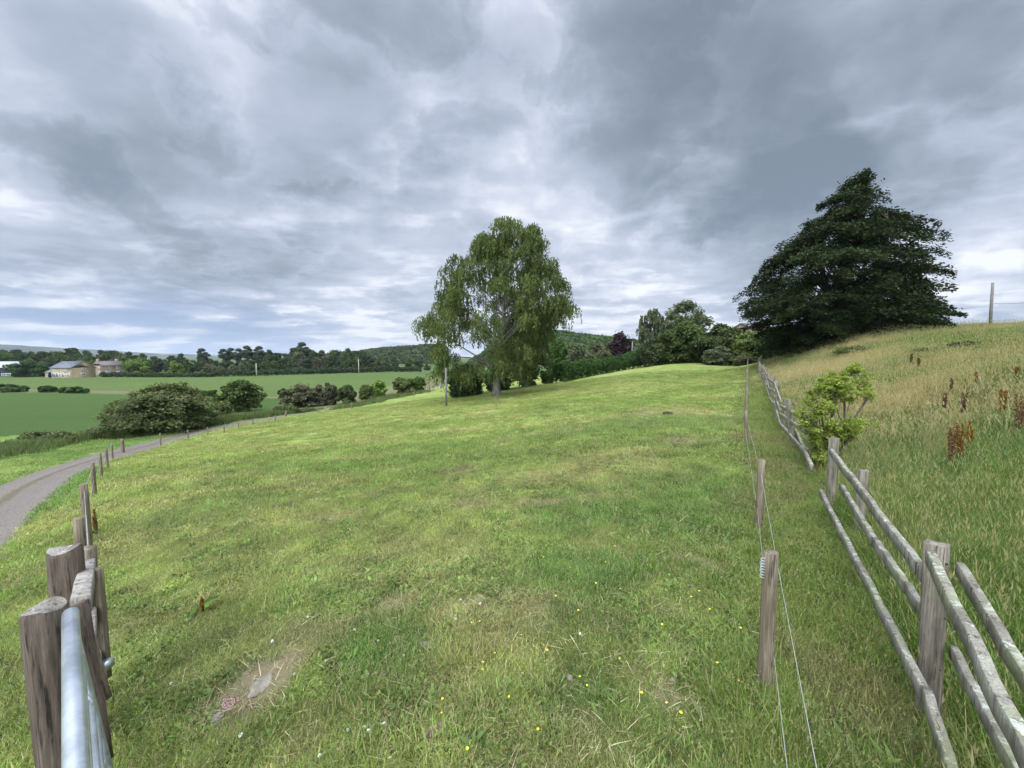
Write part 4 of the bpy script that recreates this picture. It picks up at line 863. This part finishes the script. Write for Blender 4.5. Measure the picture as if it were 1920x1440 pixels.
# far bay, three rails
rail([W(1733, 1080, 1.85), W(1558, 846, 4.2)], .070, .032)
rail([W(1745, 1165, 1.83), W(1640, 1016, 2.62), W(1577, 912, 4.0)], .066, .032)
rail([W(1733, 1300, 1.62), W(1538, 922, 4.15)], .066, .032)
# near bay, passing the camera on the right
rail([W(1744, 1045, 1.66), W(2030, 1640, .64)], .062, .030)
rail([W(1800, 1066, 1.74), W(2140, 1640, .72)], .062, .030)
rail([W(1787, 1222, 1.76), W(1935, 1500, 1.08)], .06, .03)
rail([W(1737, 1300, 1.60), W(1845, 1640, 1.02)], .062, .032)
# bays climbing to the hedge, old and uneven
s_ = 0; FL = catmull(FENCE[3:8], 30); sl_ = np.r_[0, np.cumsum(np.hypot(*np.diff(FL, axis=0).T))]; prev = None; r = np.random.default_rng(14); pos = []
for q in np.arange(2.1, sl_[-1], 1.95): pos.append((np.interp(q, sl_, FL[:, 0])+r.normal()*.05, np.interp(q, sl_, FL[:, 1])))
hts = []
for (x, y) in pos:
    zt = gz(x, y)+.86+r.normal()*.07; hts.append(zt); post(x+.05, y, zt, .085, (r.normal()*.09, r.normal()*.07))
last = (p3.x, p3.y)
allp = [(p3.x-.05, p3.y, gz(p3.x, p3.y))]+[(x-.04, y, gz(x, y)) for x, y in pos]
for i in range(1, len(allp)-1, 2):
    for k_, hh in enumerate((.76, .48, .20)):
        j = min(i+2, len(allp)-1); a = allp[i]; b = allp[j]
        rail([(a[0], a[1], a[2]+hh+r.normal()*.08), (b[0], b[1], b[2]+hh+r.normal()*.09)], .072, .034)
# remains of the bay hidden in the sapling
rail([W(1522, 878, 5.0), W(1492, 808, 8.2)], .085, .04)

# ------------------------------------------------------------------ wire fence on round stakes
def stake(x, y, ztop, dia, root, name="stake", mat=m_stake, zb=None, top=None, lean=(0, 0)):
    zb = (gz(x, y)-.25) if zb is None else zb; mb = MB(); o_ = np.array(root.location) if root else np.array((x, y, gz(x, y)))
    n_ = 8; pts = [(x+lean[0]*(i/(n_-1)-1), y+lean[1]*(i/(n_-1)-1), zb+(ztop-zb)*i/(n_-1)) for i in range(n_)]
    mb.tube([np.array(p)-o_ for p in pts], [dia/2*(1.04-.06*i/(n_-1)) for i in range(n_-1)]+[dia/2*.95], 14, rough=.03); return mb.build(name, mat, root, smooth=False)
st = W(1446, 1035, 1.87); near = thing("fence_stake", (st.x, st.y, gz(st.x, st.y)), "nearest round brown stake with wire insulators on its side, left of the rail fence", "stake")
stake(st.x, st.y, st.z, .068, near, "post", lean=(.0, .0))
mb = MB(); base_ = np.array(W(1432, 1046, 1.85))-np.array(near.location); pts = []
for i in range(60):
    a = i*.75; pts.append(base_+np.array([-.006+.010*math.cos(a), .010*math.sin(a)-.005, -.0017*i]))
mb.tube(pts, .0014, 6); mb.build("insulator_coil", m_galv, near)
wf = W(1427, 862, 3.72); wroot = thing("wire_fence", (wf.x, wf.y, gz(wf.x, wf.y)), "two-strand wire fence on thin round stakes running up the pasture beside the timber fence", "fence")
wo = np.array(wroot.location); stk = []
for (px, py, dd) in ((1428, 862, 3.75), (1399, 771, 7.35), (1401, 727, 11.2), (1401, 705, 15.4), (1401, 692, 20), (1402, 683, 25.5), (1402, 677, 32), (1403, 673, 39)):
    q = W(px, py, dd); g_ = gz(q.x, q.y); q.z = max(q.z, g_+.5) if dd > 8 else q.z; stk.append(q); stake(q.x, q.y, q.z, .066, wroot, lean=(r.normal()*.02, r.normal()*.02))
def wire(pts, parent, o_, th=.0014):
    for a, b in zip(pts[:-1], pts[1:]):
        mb = MB(); a = np.array(a)-o_; b = np.array(b)-o_; mb.tube([a+(b-a)*t-np.array([0, 0, .02*math.sin(math.pi*t)]) for t in np.linspace(0, 1, 7)], th, 5, cap=False); mb.build("wire", m_wire, parent)
wire([W(1570, 1640, .82), W(1427, 888, 3.72)]+[q-Vector((0, 0, .05)) for q in stk[1:]], wroot, wo)
wire([W(1500, 1640, 1.0), W(1420, 955, 3.70)]+[q-Vector((0, 0, .33)) for q in stk[1:]], wroot, wo)

# ------------------------------------------------------------------ gate and boundary on the left
def gatepost(px, py, d, dia, label, seed, lean=(0, 0)):
    np.random.seed(seed); random.seed(seed); q = W(px, py, d); b = Vector((q.x, q.y, gz(q.x, q.y))); t = thing("gate_post", b, label, "gate post")
    H = q.z-b.z; k = 28; V = []; hs = [-.3, 0, .2, .4, .6, .75, .87, .955, .985, 1.0]; rad_ = [1.0, 1.02, 1.0, .99, 1.0, .99, 1.0, 1.0, .98, .93]
    cr = [(np.random.uniform(0, 6.28), np.random.uniform(.04, .09), np.random.uniform(.2, .9)) for _ in range(5)]
    for i, h in enumerate(hs):
        for j in range(k):
            a = 2*math.pi*j/k; rr_ = dia/2*rad_[i]*(1+.035*math.sin(3*a+seed)+.02*math.sin(5*a+h*4)+np.random.normal()*.008)
            for (ca, cd_, ch) in cr:
                if abs((a-ca+math.pi) % (2*math.pi)-math.pi) < .13: rr_ *= 1-cd_
            V.append((rr_*math.cos(a)+lean[0]*(h-1), rr_*math.sin(a)+lean[1]*(h-1), H*h+(.01*math.sin(a*2+seed) if h > .9 else 0)))
    Q = [(i*k+j, i*k+(j+1) % k, i*k+k+(j+1) % k, i*k+k+j) for i in range(len(hs)-1) for j in range(k)]
    mb = MB(); mb.add(V, Q); mb.build("shaft", m_gpost, t, smooth=False)
    top_ = np.array(V[-k:]); mb = MB(); c = top_.mean(0)+np.array([0, 0, .006]); ring2 = c+(top_-c)*.6+np.array([0, 0, .003])
    mb.add(np.vstack([top_+np.array([0, 0, .0005]), ring2, c]), [(j, (j+1) % k, k+(j+1) % k, k+j) for j in range(k)], [(2*k, k+j, k+(j+1) % k) for j in range(k)])
    mb.build("end_grain_top", m_gtop, t)
gatepost(81, 1140, 1.42, .126, "thick round brown gate post nearest the camera, beside the galvanised gate", 4, (-.02, 0))
gatepost(121, 1028, 1.90, .128, "thick round brown gate post just behind the nearest one, beside the wooden panel", 7)
# galvanised gate
a0 = np.array(W(132, 1150, 1.43)); e0 = np.array(W(146, 1470, .88)); gd = (e0-a0); gd[2] = 0; L0 = np.linalg.norm(gd); gd /= L0; GL = 1.9
gt = thing("metal_gate", (a0[0], a0[1], gz(a0[0], a0[1])), "galvanised steel tube gate swinging towards the camera at the bottom left", "gate")
go_ = np.array(gt.location); a0l = a0-go_
def gbar(s0, h0, s1, h1, r_, name, par=gt):
    mb = MB(); A0 = a0l+gd*s0+np.array([.09*h0, .05*h0, -h0]); B0 = a0l+gd*s1+np.array([.09*h1, .05*h1, -h1]); mb.tube([A0, A0+(B0-A0)*.33, A0+(B0-A0)*.67, B0], r_, 14); return mb.build(name, m_galv, par, smooth=True)
gbar(0, 0, GL, .0, .0235, "top_rail")
for h_ in (.17, .33, .43, .53, .66, .80): gbar(.03, h_, GL, h_, .0105, "bar")
gbar(.028, .0, .028, .85, .013, "stile"); gbar(GL, .0, GL, .85, .017, "stile"); gbar(.06, .60, GL*.55, .03, .010, "brace"); gbar(GL*.5, 0, GL*.5, .80, .014, "stile")
mb = MB(); s0 = np.array(W(150, 1298, 1.37))-go_; mb.tube([s0, np.array(W(176, 1316, 1.37))-go_], .0065, 10); mb.build("latch_bolt", m_galv, gt)
# wooden panel between the posts
hp = W(147, 1128, 1.52); hr = thing("wooden_hurdle", (hp.x, hp.y, gz(hp.x, hp.y)), "silvered wooden rail panel with upright boards between the gate and the wire fence", "fence panel")
ho = np.array(hr.location)
def hplank(a, b, wd, th, name, mat=m_plank, par=hr):
    mb = MB(); plank(mb, np.array(a)-ho, np.array(b)-ho, wd, th, 6, .001); return mb.build(name, mat, par)
u0 = np.array(W(149, 1130, 1.54)); u1 = np.array(W(165, 1038, 2.16))
hplank(u0, W(196, 1430, 1.50), .052, .03, "upright", m_gpost); hplank(u1+np.array([0, 0, .035]), W(176, 1330, 2.2), .055, .06, "upright", m_stake)
for k_, (a_, b_, c_p, d_) in enumerate([(152, 1136, 165, 1062), (168, 1235, 176, 1128), (180, 1330, 184, 1205), (190, 1420, 190, 1290)]): hplank(W(a_, b_, 1.56), W(c_p, d_, 2.12), (.075, .085, .085, .085)[k_], (.062, .03, .03, .03)[k_], "rail")
um = np.array(W(181, 1066, 1.98)); hplank(um, W(197, 1270, 1.98), .03, .05, "upright_board", m_stake)
hplank(W(168, 1195, 1.72), W(198, 1310, 1.72), .022, .045, "brace", m_stake)
mb = MB(); q = np.array(W(197, 1248, 1.93))-ho; mb.box(tuple(q-np.array([.015, .02, .02])), tuple(q+np.array([.02, .03, .022]))); mb.build("hinge_plate", m_galv, hr)
# boundary posts running away to the left, wired
posts = [(147,972,1035,.065),(157,908,988,.075),(173,868,931,.075),(187,850,898,.075),(199,840,880,.075),(209,832,862,.08),(229,823,851,.15),(300,812,836,.08),(352,806,824,.08),(389,801,815,.08),(420,797,811,.08),(447,790,804,.08),(474,785,797,.08),
 (516,779,789,.08),(536,770,782,.15),(567,768,774,.09),(595,765,772,.09),(620,762,768,.09),(659,756,767,.16),(711,746,754,.1),(776,735,743,.3)]
q0 = W(147, 1035, 2.9); lroot = thing("boundary_fence", (q0.x, q0.y, gz(q0.x, q0.y)), "line of wooden posts with thin wire along the gravel track on the left", "fence"); lo = np.array(lroot.location); tops = []
for (px, pt, pb, dia) in posts:
    if px == 147: b = Vector((q0.x, q0.y, gz(q0.x, q0.y)))
    elif px == 157: q = W(157, pb, 4.6); b = Vector((q.x, q.y, gz(q.x, q.y)))
    else: b = G(px, pb)
    tpz = W(px, pt, b.y).z; x_ = W(px, pt, b.y).x; dia = min(dia, .2) if px > 230 else dia; dia = max(dia, b.y*.0028)
    stake(x_, b.y, max(tpz, b.z+.45), dia, lroot, "post"); tops.append(np.array([x_, b.y, max(tpz, b.z+.45)]))
for h_ in (.08, .38):
    wire([u1-np.array([0, 0, h_])]+[t_-np.array([0, 0, h_]) for t_ in tops[1:14]], lroot, lo, .002)

# ------------------------------------------------------------------ poles
def pole(px, pt, pb, d, dia, label, arm=False, mat=m_stake, name="utility_pole", zbase=None, lean=0):
    q = W(px, pt, d); zb = gz(q.x, q.y) if zbase is None else zbase; t = thing(name, (q.x, q.y, zb), label, "pole"); mb = MB(); le = -lean
    mb.tube([(le*1.07, 0, -.3), (le*.5, 0, (q.z-zb)*.5), (0, 0, q.z-zb)], [dia/2*1.1, dia/2, dia/2*.85], 10); mb.build("shaft", mat, t, smooth=True)
    if arm:
        mb = MB(); mb.box((-.7, -.06, q.z-zb-.55), (.7, .06, q.z-zb-.4)); mb.build("crossarm", mat, t)
        for s in (-.6, 0, .6): mb = MB(); mb.tube([(s, 0, q.z-zb-.4), (s, 0, q.z-zb-.15)], .06, 8); mb.build("insulator", m_darkwall, t)
    return q
m_gpole = simple_mat("grey_pole_wood", (.13, .12, .11), (.20, .185, .17), 2, .9, 0)
m_pale = simple_mat("bleached_pole_wood", (.30, .27, .23), (.42, .39, .34), 2, .9, 0)
pR = pole(1861.5, 530, 612, 38, .24, "tall bare wooden pole standing on the hill crest at the right", mat=m_gpole, lean=-.12)
pL1 = pole(480, 681, 703, 176, .4, "left one of the two pale utility poles before the distant wood", False, m_pale)
pL2 = pole(672, 673, 697, 180, .4, "right one of the two pale utility poles before the distant wood", False, m_pale)
pM = pole(1186, 640, 700, 76, .28, "grey utility pole between the purple tree and the silvery tree", False, m_gpole)
pole(836, 690, 750, 30.5, .16, "slim pale pole standing under the left side of the birch crown", mat=m_gpole, name="wooden_pole")
def cable(a, b, sag, label, grp=None, th=.02):
    a = Vector(a); b = Vector(b); mb = MB(); mb.tube([Vector((0, 0, 0)).lerp(b-a, t)-Vector((0, 0, sag*4*t*(1-t))) for t in np.linspace(0, 1, 14)], th, 4, cap=False)
    o = mb.build("power_cable", m_darkwall); o.location = a; tag(o, label, "cable", grp)
cable(pL1-Vector((0, 0, .2)), pL2-Vector((0, 0, .2)), 1.0, "thin power cable between the two pale utility poles", th=.03)
cable(pL2-Vector((0, 0, .2)), W(860, 672, 185), 1.0, "thin power cable running right from the right pale utility pole", th=.03)
cable(W(-40, 643, 150), W(620, 668, 172), 1.5, "long thin power cable crossing low over the distant wood", th=.03)
cable(pR-Vector((0, 0, 2.0)), W(1990, 558, 37), .2, "thin cable running right from the pole on the hill crest", th=.012)
cable(pR-Vector((0, 0, 2.2)), W(1740, 575, 60), .3, "thin cable running left from the pole on the hill crest", th=.012)

# ------------------------------------------------------------------ buildings
def house(name, B, dL, dW, L_, Wd, eave, ridge, wall, roof, label, wins=(), gwins=(), chims=(), sky=(), group=None, eoff=.0):
    """B: corner nearest the camera, dL along the ridge, dW along the gable (2-D unit vectors)"""
    z0 = gz(*B)-.2; t = thing(name, (B[0], B[1], z0), label, "house" if 'house' in name else "building"); dL = np.array(dL)/np.hypot(*dL); dW = np.array(dW)/np.hypot(*dW)
    P = lambda s, w_, z: (dL[0]*s+dW[0]*w_, dL[1]*s+dW[1]*w_, z+.2)
    mb = MB(); V = [P(0,0,-.2),P(L_,0,-.2),P(L_,Wd,-.2),P(0,Wd,-.2),P(0,0,eave),P(L_,0,eave),P(L_,Wd,eave),P(0,Wd,eave),P(0,Wd/2,ridge-.05),P(L_,Wd/2,ridge-.05)]
    mb.add(V, [(0,1,5,4),(1,2,6,5),(2,3,7,6),(3,0,4,7)], [(4,7,8),(5,9,6)]); mb.build("wall", wall, t)
    mb = MB(); th = .18; o_ = .35; sl = (ridge-eave)/(Wd/2)
    for s in (0, 1):
        w0 = -o_ if s == 0 else Wd+o_; e = eave-sl*o_
        V = [P(-o_*.3,w0,e),P(L_+o_*.3,w0,e),P(L_+o_*.3,Wd/2,ridge),P(-o_*.3,Wd/2,ridge)]; V += [(v[0],v[1],v[2]+th) for v in V]
        mb.add(V, [(0,1,2,3),(7,6,5,4),(0,4,5,1),(1,5,6,2),(2,6,7,3),(3,7,4,0)])
    rf = mb.build("roof", roof, t)
    for (s, w_, h_, ww) in chims:
        mb = MB(); V = [P(s,w_,ridge-.6),P(s+ww,w_,ridge-.6),P(s+ww,w_+ww,ridge-.6),P(s,w_+ww,ridge-.6)]; V += [(v[0],v[1],v[2]+.6+h_) for v in V]
        mb.add(V, [(0,1,5,4),(1,2,6,5),(2,3,7,6),(3,0,4,7),(4,5,6,7)]); mb.build("chimney", wall, rf)
    for (s, f_) in sky:
        w0 = Wd/2*f_; z = eave+(ridge-eave)*f_+th+.03; mb = MB(); V = [P(s,w0,z),P(s+.9,w0,z),P(s+.9,w0+.7,z+.7*sl),P(s,w0+.7,z+.7*sl)]; V += [(v[0],v[1],v[2]+.06) for v in V]
        mb.add(V, [(4,5,6,7),(0,1,5,4),(1,2,6,5),(3,0,4,7)]); mb.build("skylight", m_glass, rf)
    for face, ws in ((0, wins), (1, gwins)):
        for (c, z, ww, hh) in ws:
            Pp = (lambda a, z_, o_: P(a, -o_, z_)) if face == 0 else (lambda a, z_, o_: P(-o_, a, z_))
            mb = MB(); fr = .12
            def slab(a0, a1, z0_, z1_, o0, o1):
                V = [Pp(a0,z0_,o0),Pp(a1,z0_,o0),Pp(a1,z1_,o0),Pp(a0,z1_,o0),Pp(a0,z0_,o1),Pp(a1,z0_,o1),Pp(a1,z1_,o1),Pp(a0,z1_,o1)]
                mb.add(V, [(0,3,2,1),(4,5,6,7),(0,1,5,4),(1,2,6,5),(2,3,7,6),(3,0,4,7)])
            slab(c-ww/2, c-ww/2+fr, z, z+hh, .0, .06); slab(c+ww/2-fr, c+ww/2, z, z+hh, .0, .06); slab(c-ww/2+fr, c+ww/2-fr, z, z+fr, .0, .06); slab(c-ww/2+fr, c+ww/2-fr, z+hh-fr, z+hh, .0, .06)
            if ww > .9: slab(c-.04, c+.04, z+fr, z+hh-fr, 0, .05)
            w_o = mb.build("window", m_frame, t); mb = MB(); slab(c-ww/2+fr, c+ww/2-fr, z+fr, z+hh-fr, .0, .02); mb.build("pane", m_glass, w_o)
    return t
bx = W(134, 700, 160); dLn = np.array([-.985, .17]); dWn = np.array([.17, .985])
house("stone_house", (bx.x, bx.y), dLn, dWn, 11.2, 8.2, 4.1, 6.7, m_sand, m_slate, "golden sandstone converted barn with slate roof and skylights at the field edge",
      wins=[(1.4,.1,1.0,2.0),(3.0,.6,1.0,1.2),(4.6,.1,1.3,2.1),(6.2,.6,.8,1.3),(7.6,.1,1.4,2.1),(9.6,.1,1.6,2.2),(3.2,2.9,1.3,.6),(9.0,2.9,1.1,.6)], gwins=[(3.8,.7,1.5,1.2),(4.0,3.3,1.2,.8)], sky=[(3.0,.55),(6.6,.55)])
house("lean_to", (bx.x+dLn[0]*11.3, bx.y+dLn[1]*11.3+.6), dLn, dWn, 3.8, 5.5, 2.1, 3.6, m_sand, m_slate, "low slate-roofed stone lean-to on the left end of the sandstone house", wins=[(1.6,.1,1.8,1.7)])
b2 = W(191, 697, 182); house("stone_house", (b2.x, b2.y), (.31, .95), (-.95, .31), 8.5, 8.0, 4.6, 6.6, m_grit, m_brownroof, "brown stone farmhouse with chimneys, right of the sandstone house",
      wins=[(2.0,.8,1.1,1.2),(2.0,3.0,1.1,1.1),(6.0,.8,1.1,1.2),(6.0,3.0,1.1,1.1)], gwins=[(2.0,.8,1,1.3),(2.0,3.0,1,1.1),(6.0,.8,1,1.3)], chims=[(.3,3.6,1.2,.8),(7.2,3.6,1.2,.8)])
b3 = W(24, 705, 170); house("barn", (b3.x, b3.y), (-1, .12), (.12, 1), 26, 11, 4.0, 6.4, m_darkwall, m_whiteroof, "dark boarded barn with a pale sheet roof at the left edge of the photo", wins=[(3.5,.2,5.0,1.2)])
b4 = W(1412, 612, 64); house("farm_building", (b4.x, b4.y), (1, .25), (-.25, 1), 4.5, 5, W(1412,617,64).z-gz(b4.x,b4.y), W(1430,608,67).z-gz(b4.x,b4.y), m_grit, m_brownroof, "dark roof of a building showing between the back hedge and the big hilltop tree")

# ------------------------------------------------------------------ small things in the grass
def dock(px, py, h, label, d=None, seed=1, mat=lm_rust):
    b = G(px, py) if d is None else Vector((W(px, py, d).x, d, gz(W(px, py, d).x, d))); r = np.random.default_rng(seed); np.random.seed(seed); random.seed(seed)
    t = thing("dock_plant", b, label, "weed", "rusty dock plants"); st_ = MB(); P = []; 
    for k in range(4):
        a = r.uniform(0, 6.28); tilt = r.uniform(.02, .11); hh = h*r.uniform(.65, 1.0); e = np.array([math.cos(a)*hh*tilt, math.sin(a)*hh*tilt, hh]); st_.tube([(0, 0, -.03), e*.5+r.normal(size=3)*.01, e], [.005, .004, .002], 5, cap=False)
        for q in np.linspace(.35, 1, 16):
            m_ = 16; c = e*q; P.append(c+r.normal(size=(m_, 3))*np.array([.012, .012, .012])*(1.25-q*.6)*(h/.6))
    P = np.concatenate(P); V, Fq = quads(P, r.normal(size=P.shape), .016*max(1, b.y/7)*.9, None, 1.3, r); mesh("seed_head", V, Fq, mat, t, {'v': ('FLOAT', np.repeat(r.random(len(P)), 4))}); st_.build("stem", m_bark, t)
    lv = r.uniform(0, 6.28, 8); P = np.stack([np.cos(lv)*.07, np.sin(lv)*.07, r.uniform(.03, .12, 8)], -1); V, Fq = quads(P, np.tile([0, 0, 1.0], (8, 1)), .05, np.stack([np.cos(lv), np.sin(lv), lv*0+.3], -1), 3.0, r, .3); mesh("leaf", V, Fq, lm_hedge, t, {'v': ('FLOAT', np.repeat(r.random(8), 4))})
for i, (px, py, h, lb) in enumerate([(182,1003,.42,"rust red dock plant beside the boundary posts near the gravel track"),(380,1155,.16,"tiny rust red dock seedling alone in the left of the pasture"),
    (1782,884,.62,"rusty dock leftmost of the three nearest ones on the rough hillside"),(1797,872,.62,"tall rusty dock between two others, nearest group on the rough hillside"),(1815,852,.45,"purplish dock just right of the nearest rusty pair"),
    (1768,788,.6,"wide pair of rusty dock heads in the middle of the rough hillside"),(1803,798,.62,"single tall rusty dock right of the wide pair"),(1878,795,.6,"rusty dock near the right edge, above the lowest one"),(1908,830,.75,"large rusty dock at the right edge of the photo"),
    (1783,745,.5,"faded rusty dock above the wide pair"),(1830,728,.5,"reddish dock in the upper rough hillside, left of the last one"),(1905,722,.5,"small reddish dock at the upper right edge"),(1708,690,.7,"brown dock patch near the top of the rough hillside"),(1722,696,.6,"brown dock beside the patch near the top of the rough hillside")]):
    dock(px, py, h, lb, None, 200+i)
for i, (px, py, h, w_, lb) in enumerate([(1815,655,.35,.9,"dark green nettle clump near the skyline of the rough hillside"),(1600,664,.5,1.6,"dark green bramble patch left of the hillside middle"),(1750,662,.3,1.2,"low dark bramble patch in the upper middle of the rough hillside")]):
    b = G(px, py); t = thing("nettle_clump", b, lb, "weed"); tree_parts(t, ell(w_, .02, h, 2.5), .01, 24, 2600, .05 if h > .3 else .03, lm_hedge, None, 'round', (w_*.3, h*.3), .8, .45, .2, 230+i, 2.2, 4, .05, 8, .3, 'foliage', 'stem')
def rock(name, px, py, size, mat, label, cat, seed, flat=.6, rough=.25, group=None, sink=.3):
    import bmesh
    bm = bmesh.new(); bmesh.ops.create_icosphere(bm, subdivisions=3, radius=1); r = np.random.default_rng(seed); o1 = r.uniform(0, 50)
    for v in bm.verts:
        k = 1+rough*2*(vnoise(np.array([v.co.x*1.7+o1]), np.array([v.co.y*1.7+v.co.z*1.3]), seed)[0]-.5)+rough*(vnoise(np.array([v.co.x*5+o1]), np.array([v.co.y*5+v.co.z*4]), seed)[0]-.5)
        v.co = Vector((v.co.x*size[0]*k, v.co.y*size[1]*k, v.co.z*size[2]*k))
    me = bpy.data.meshes.new(name); bm.to_mesh(me); bm.free(); o = bpy.data.objects.new(name, me); C.objects.link(o); me.materials.append(mat); b = G(px, py); o.location = (b.x, b.y, b.z+size[2]*(1-sink)); o.rotation_euler = (0, 0, r.uniform(0, 3)); tag(o, label, cat, group); return o
rock("stone", 797, 1216, (.040, .026, .014), m_stone, "flat pale stone lying in the lush patch left of centre", "stone", 1)
rock("stone", 408, 1352, (.030, .022, .020), m_stone, "rounded brown stone at the bottom left of the pasture", "stone", 2)
rock("stone", 798, 1190, (.014, .012, .012), m_stone, "small pale stone just above the flat pale stone", "stone", 3)
rock("stone", 488, 1290, (.075, .05, .010), m_stone, "large flat grey slab showing in a bare patch at the lower left", "stone", 4, sink=.4)
rock("stone", 646, 1250, (.016, .012, .010), m_stone, "small whitish stone left of the lush patch", "stone", 5)
rock("stone", 718, 1266, (.05, .018, .008), m_stone, "thin pale stone below the lush patch", "stone", 6)
rock("stone", 1068, 1270, (.022, .018, .012), m_stone, "small grey stone in the pasture's lower middle", "stone", 7)
rock("stone", 1262, 1282, (.018, .014, .012), m_stone, "pale pebble at the edge of the scraped soil patch", "stone", 8)
rock("dung_heap", 815, 1385, (.065, .035, .018), m_dung, "crumbly brown dried dung at the bottom middle", "dung", 9, rough=.5)
rock("dung_heap", 1252, 779, (.30, .16, .05), simple_mat("dark_dung", (.012, .010, .007), (.04, .032, .022), 14, 1.0, 1.0, bdist=.03), "dark dung heap in the far part of the pasture near the wire fence", "dung", 10, rough=.5)
rock("dung_heap", 1027, 1112, (.035, .025, .012), m_dung, "small brown dung heap left of the dark green patch", "dung", 11, rough=.5)
# pink twine
tw = G(425, 1322); mb = MB(); r = np.random.default_rng(5); pts = [np.array([.05*math.sin(i*.7)*(1-i/50)+i*.0012, .03*math.cos(i*.9), .012+.008*math.sin(i*1.3)]) for i in range(34)]; mb.tube(pts, .0022, 5, cap=False)
o = mb.build("baler_twine", simple_mat("pink_twine", (.42, .22, .25), (.55, .33, .34), 40, .8, 0)); o.location = tw; tag(o, "tangle of faded pink twine beside the rounded brown stone", "twine")
# buttercups and clover heads: one built, the rest copied
m_yel = simple_mat("buttercup_petal", (.75, .58, .02), (.85, .70, .04), 20, .4, 0); m_whi = simple_mat("clover_flower", (.62, .60, .52), (.75, .74, .68), 30, .8, 0); m_stem = simple_mat("flower_stem", (.10, .17, .04), (.14, .22, .05), 20, .7, 0)
def flower(name, label, cat, group, h, petals, rad_, mat):
    t = thing(name, (0, 0, 0), label, cat, group); mb = MB(); mb.tube([(0, 0, 0), (.006, .003, h*.6), (0, 0, h)], .0012, 5, cap=False); mb.build("stem", m_stem, t); mb = MB()
    if petals:
        for k in range(5):
            a = k*2*math.pi/5; ca, sa = math.cos(a), math.sin(a); V = [(0, 0, h), (rad_*.7*ca-rad_*.45*sa, rad_*.7*sa+rad_*.45*ca, h+rad_*.35), (rad_*ca, rad_*sa, h+rad_*.5), (rad_*.7*ca+rad_*.45*sa, rad_*.7*sa-rad_*.45*ca, h+rad_*.35)]; mb.add(V, [(0, 3, 2, 1)])
    else:
        r_ = np.random.default_rng(1); P = r_.normal(size=(60, 3)); P /= np.linalg.norm(P, axis=1)[:, None]; V, Fq = quads(P*rad_+np.array([0, 0, h]), P, rad_*.7, None, 1.4, r_); mb.add(V, Fq)
    mb.build("flower_head", mat, t); return t
rf_ = np.random.default_rng(21)
bc = [(887,1173),(898,1170),(905,1253),(900,1270),(832,1310),(827,1347),(1019,1050),(1067,1069),(1136,1054),(1083,1084),(1115,1100),(1161,1110),(1084,1154),(1128,1156),(978,1196),(1025,1225),(1088,1281),(1100,1293),(1206,1313),(1249,1321),(1272,1349),(1297,1131),(1331,1148),(1313,1116),(1046,1127),(1379,1284),(1170,1240),(960,1310),(930,1230),(1240,1180),(1010,1380),(1350,1250),(870,1410),(1150,1030),(1210,1060),(1390,1190)]
fl0 = flower("buttercup", "small yellow buttercup flower in the near pasture", "flower", "buttercups in the near pasture", .055, True, .0072, m_yel)
for i, (px, py) in enumerate(bc):
    o = fl0 if i == 0 else copy_tree(fl0); o.location = G(px, py+6); o.rotation_euler = (rf_.normal()*.2, rf_.normal()*.2, rf_.uniform(0, 6)); s = rf_.uniform(.7, 1.15); o.scale = (s, s, s)
cv = [(578,1160),(613,1239),(552,1265),(452,1383),(652,1372),(684,1372),(690,1373),(666,1182),(708,1208),(727,1209),(733,1428),(862,1126),(898,1133),(758,1238),(693,1269),(857,1163),(1085,1193),(722,1365),(320,1290),(510,1210),(980,1260),(600,1420)]
fl1 = flower("clover_flower", "small white clover head in the near pasture", "flower", "white clover heads in the near pasture", .03, False, .0075, m_whi)
for i, (px, py) in enumerate(cv):
    o = fl1 if i == 0 else copy_tree(fl1); o.location = G(px, py+4); o.rotation_euler = (rf_.normal()*.2, rf_.normal()*.2, rf_.uniform(0, 6)); s = rf_.uniform(.7, 1.1); o.scale = (s, s, s)

# ------------------------------------------------------------------ the air
hz = MB(); hz.box((-5400, -5400, -60), (5400, 5400, 140)); m_air = bpy.data.materials.new("haze_air"); m_air.use_nodes = True; n = NT(m_air.node_tree); n.n.clear()
ho_ = n.n.new('ShaderNodeOutputMaterial'); pvn = n.n.new('ShaderNodeVolumePrincipled'); pvn.inputs['Color'].default_value = (.80, .88, 1.0, 1); pvn.inputs['Density'].default_value = .00009; pvn.inputs['Anisotropy'].default_value = .2
n.l.new(pvn.outputs[0], ho_.inputs['Volume']); tag(hz.build("haze", m_air), kind='stuff')
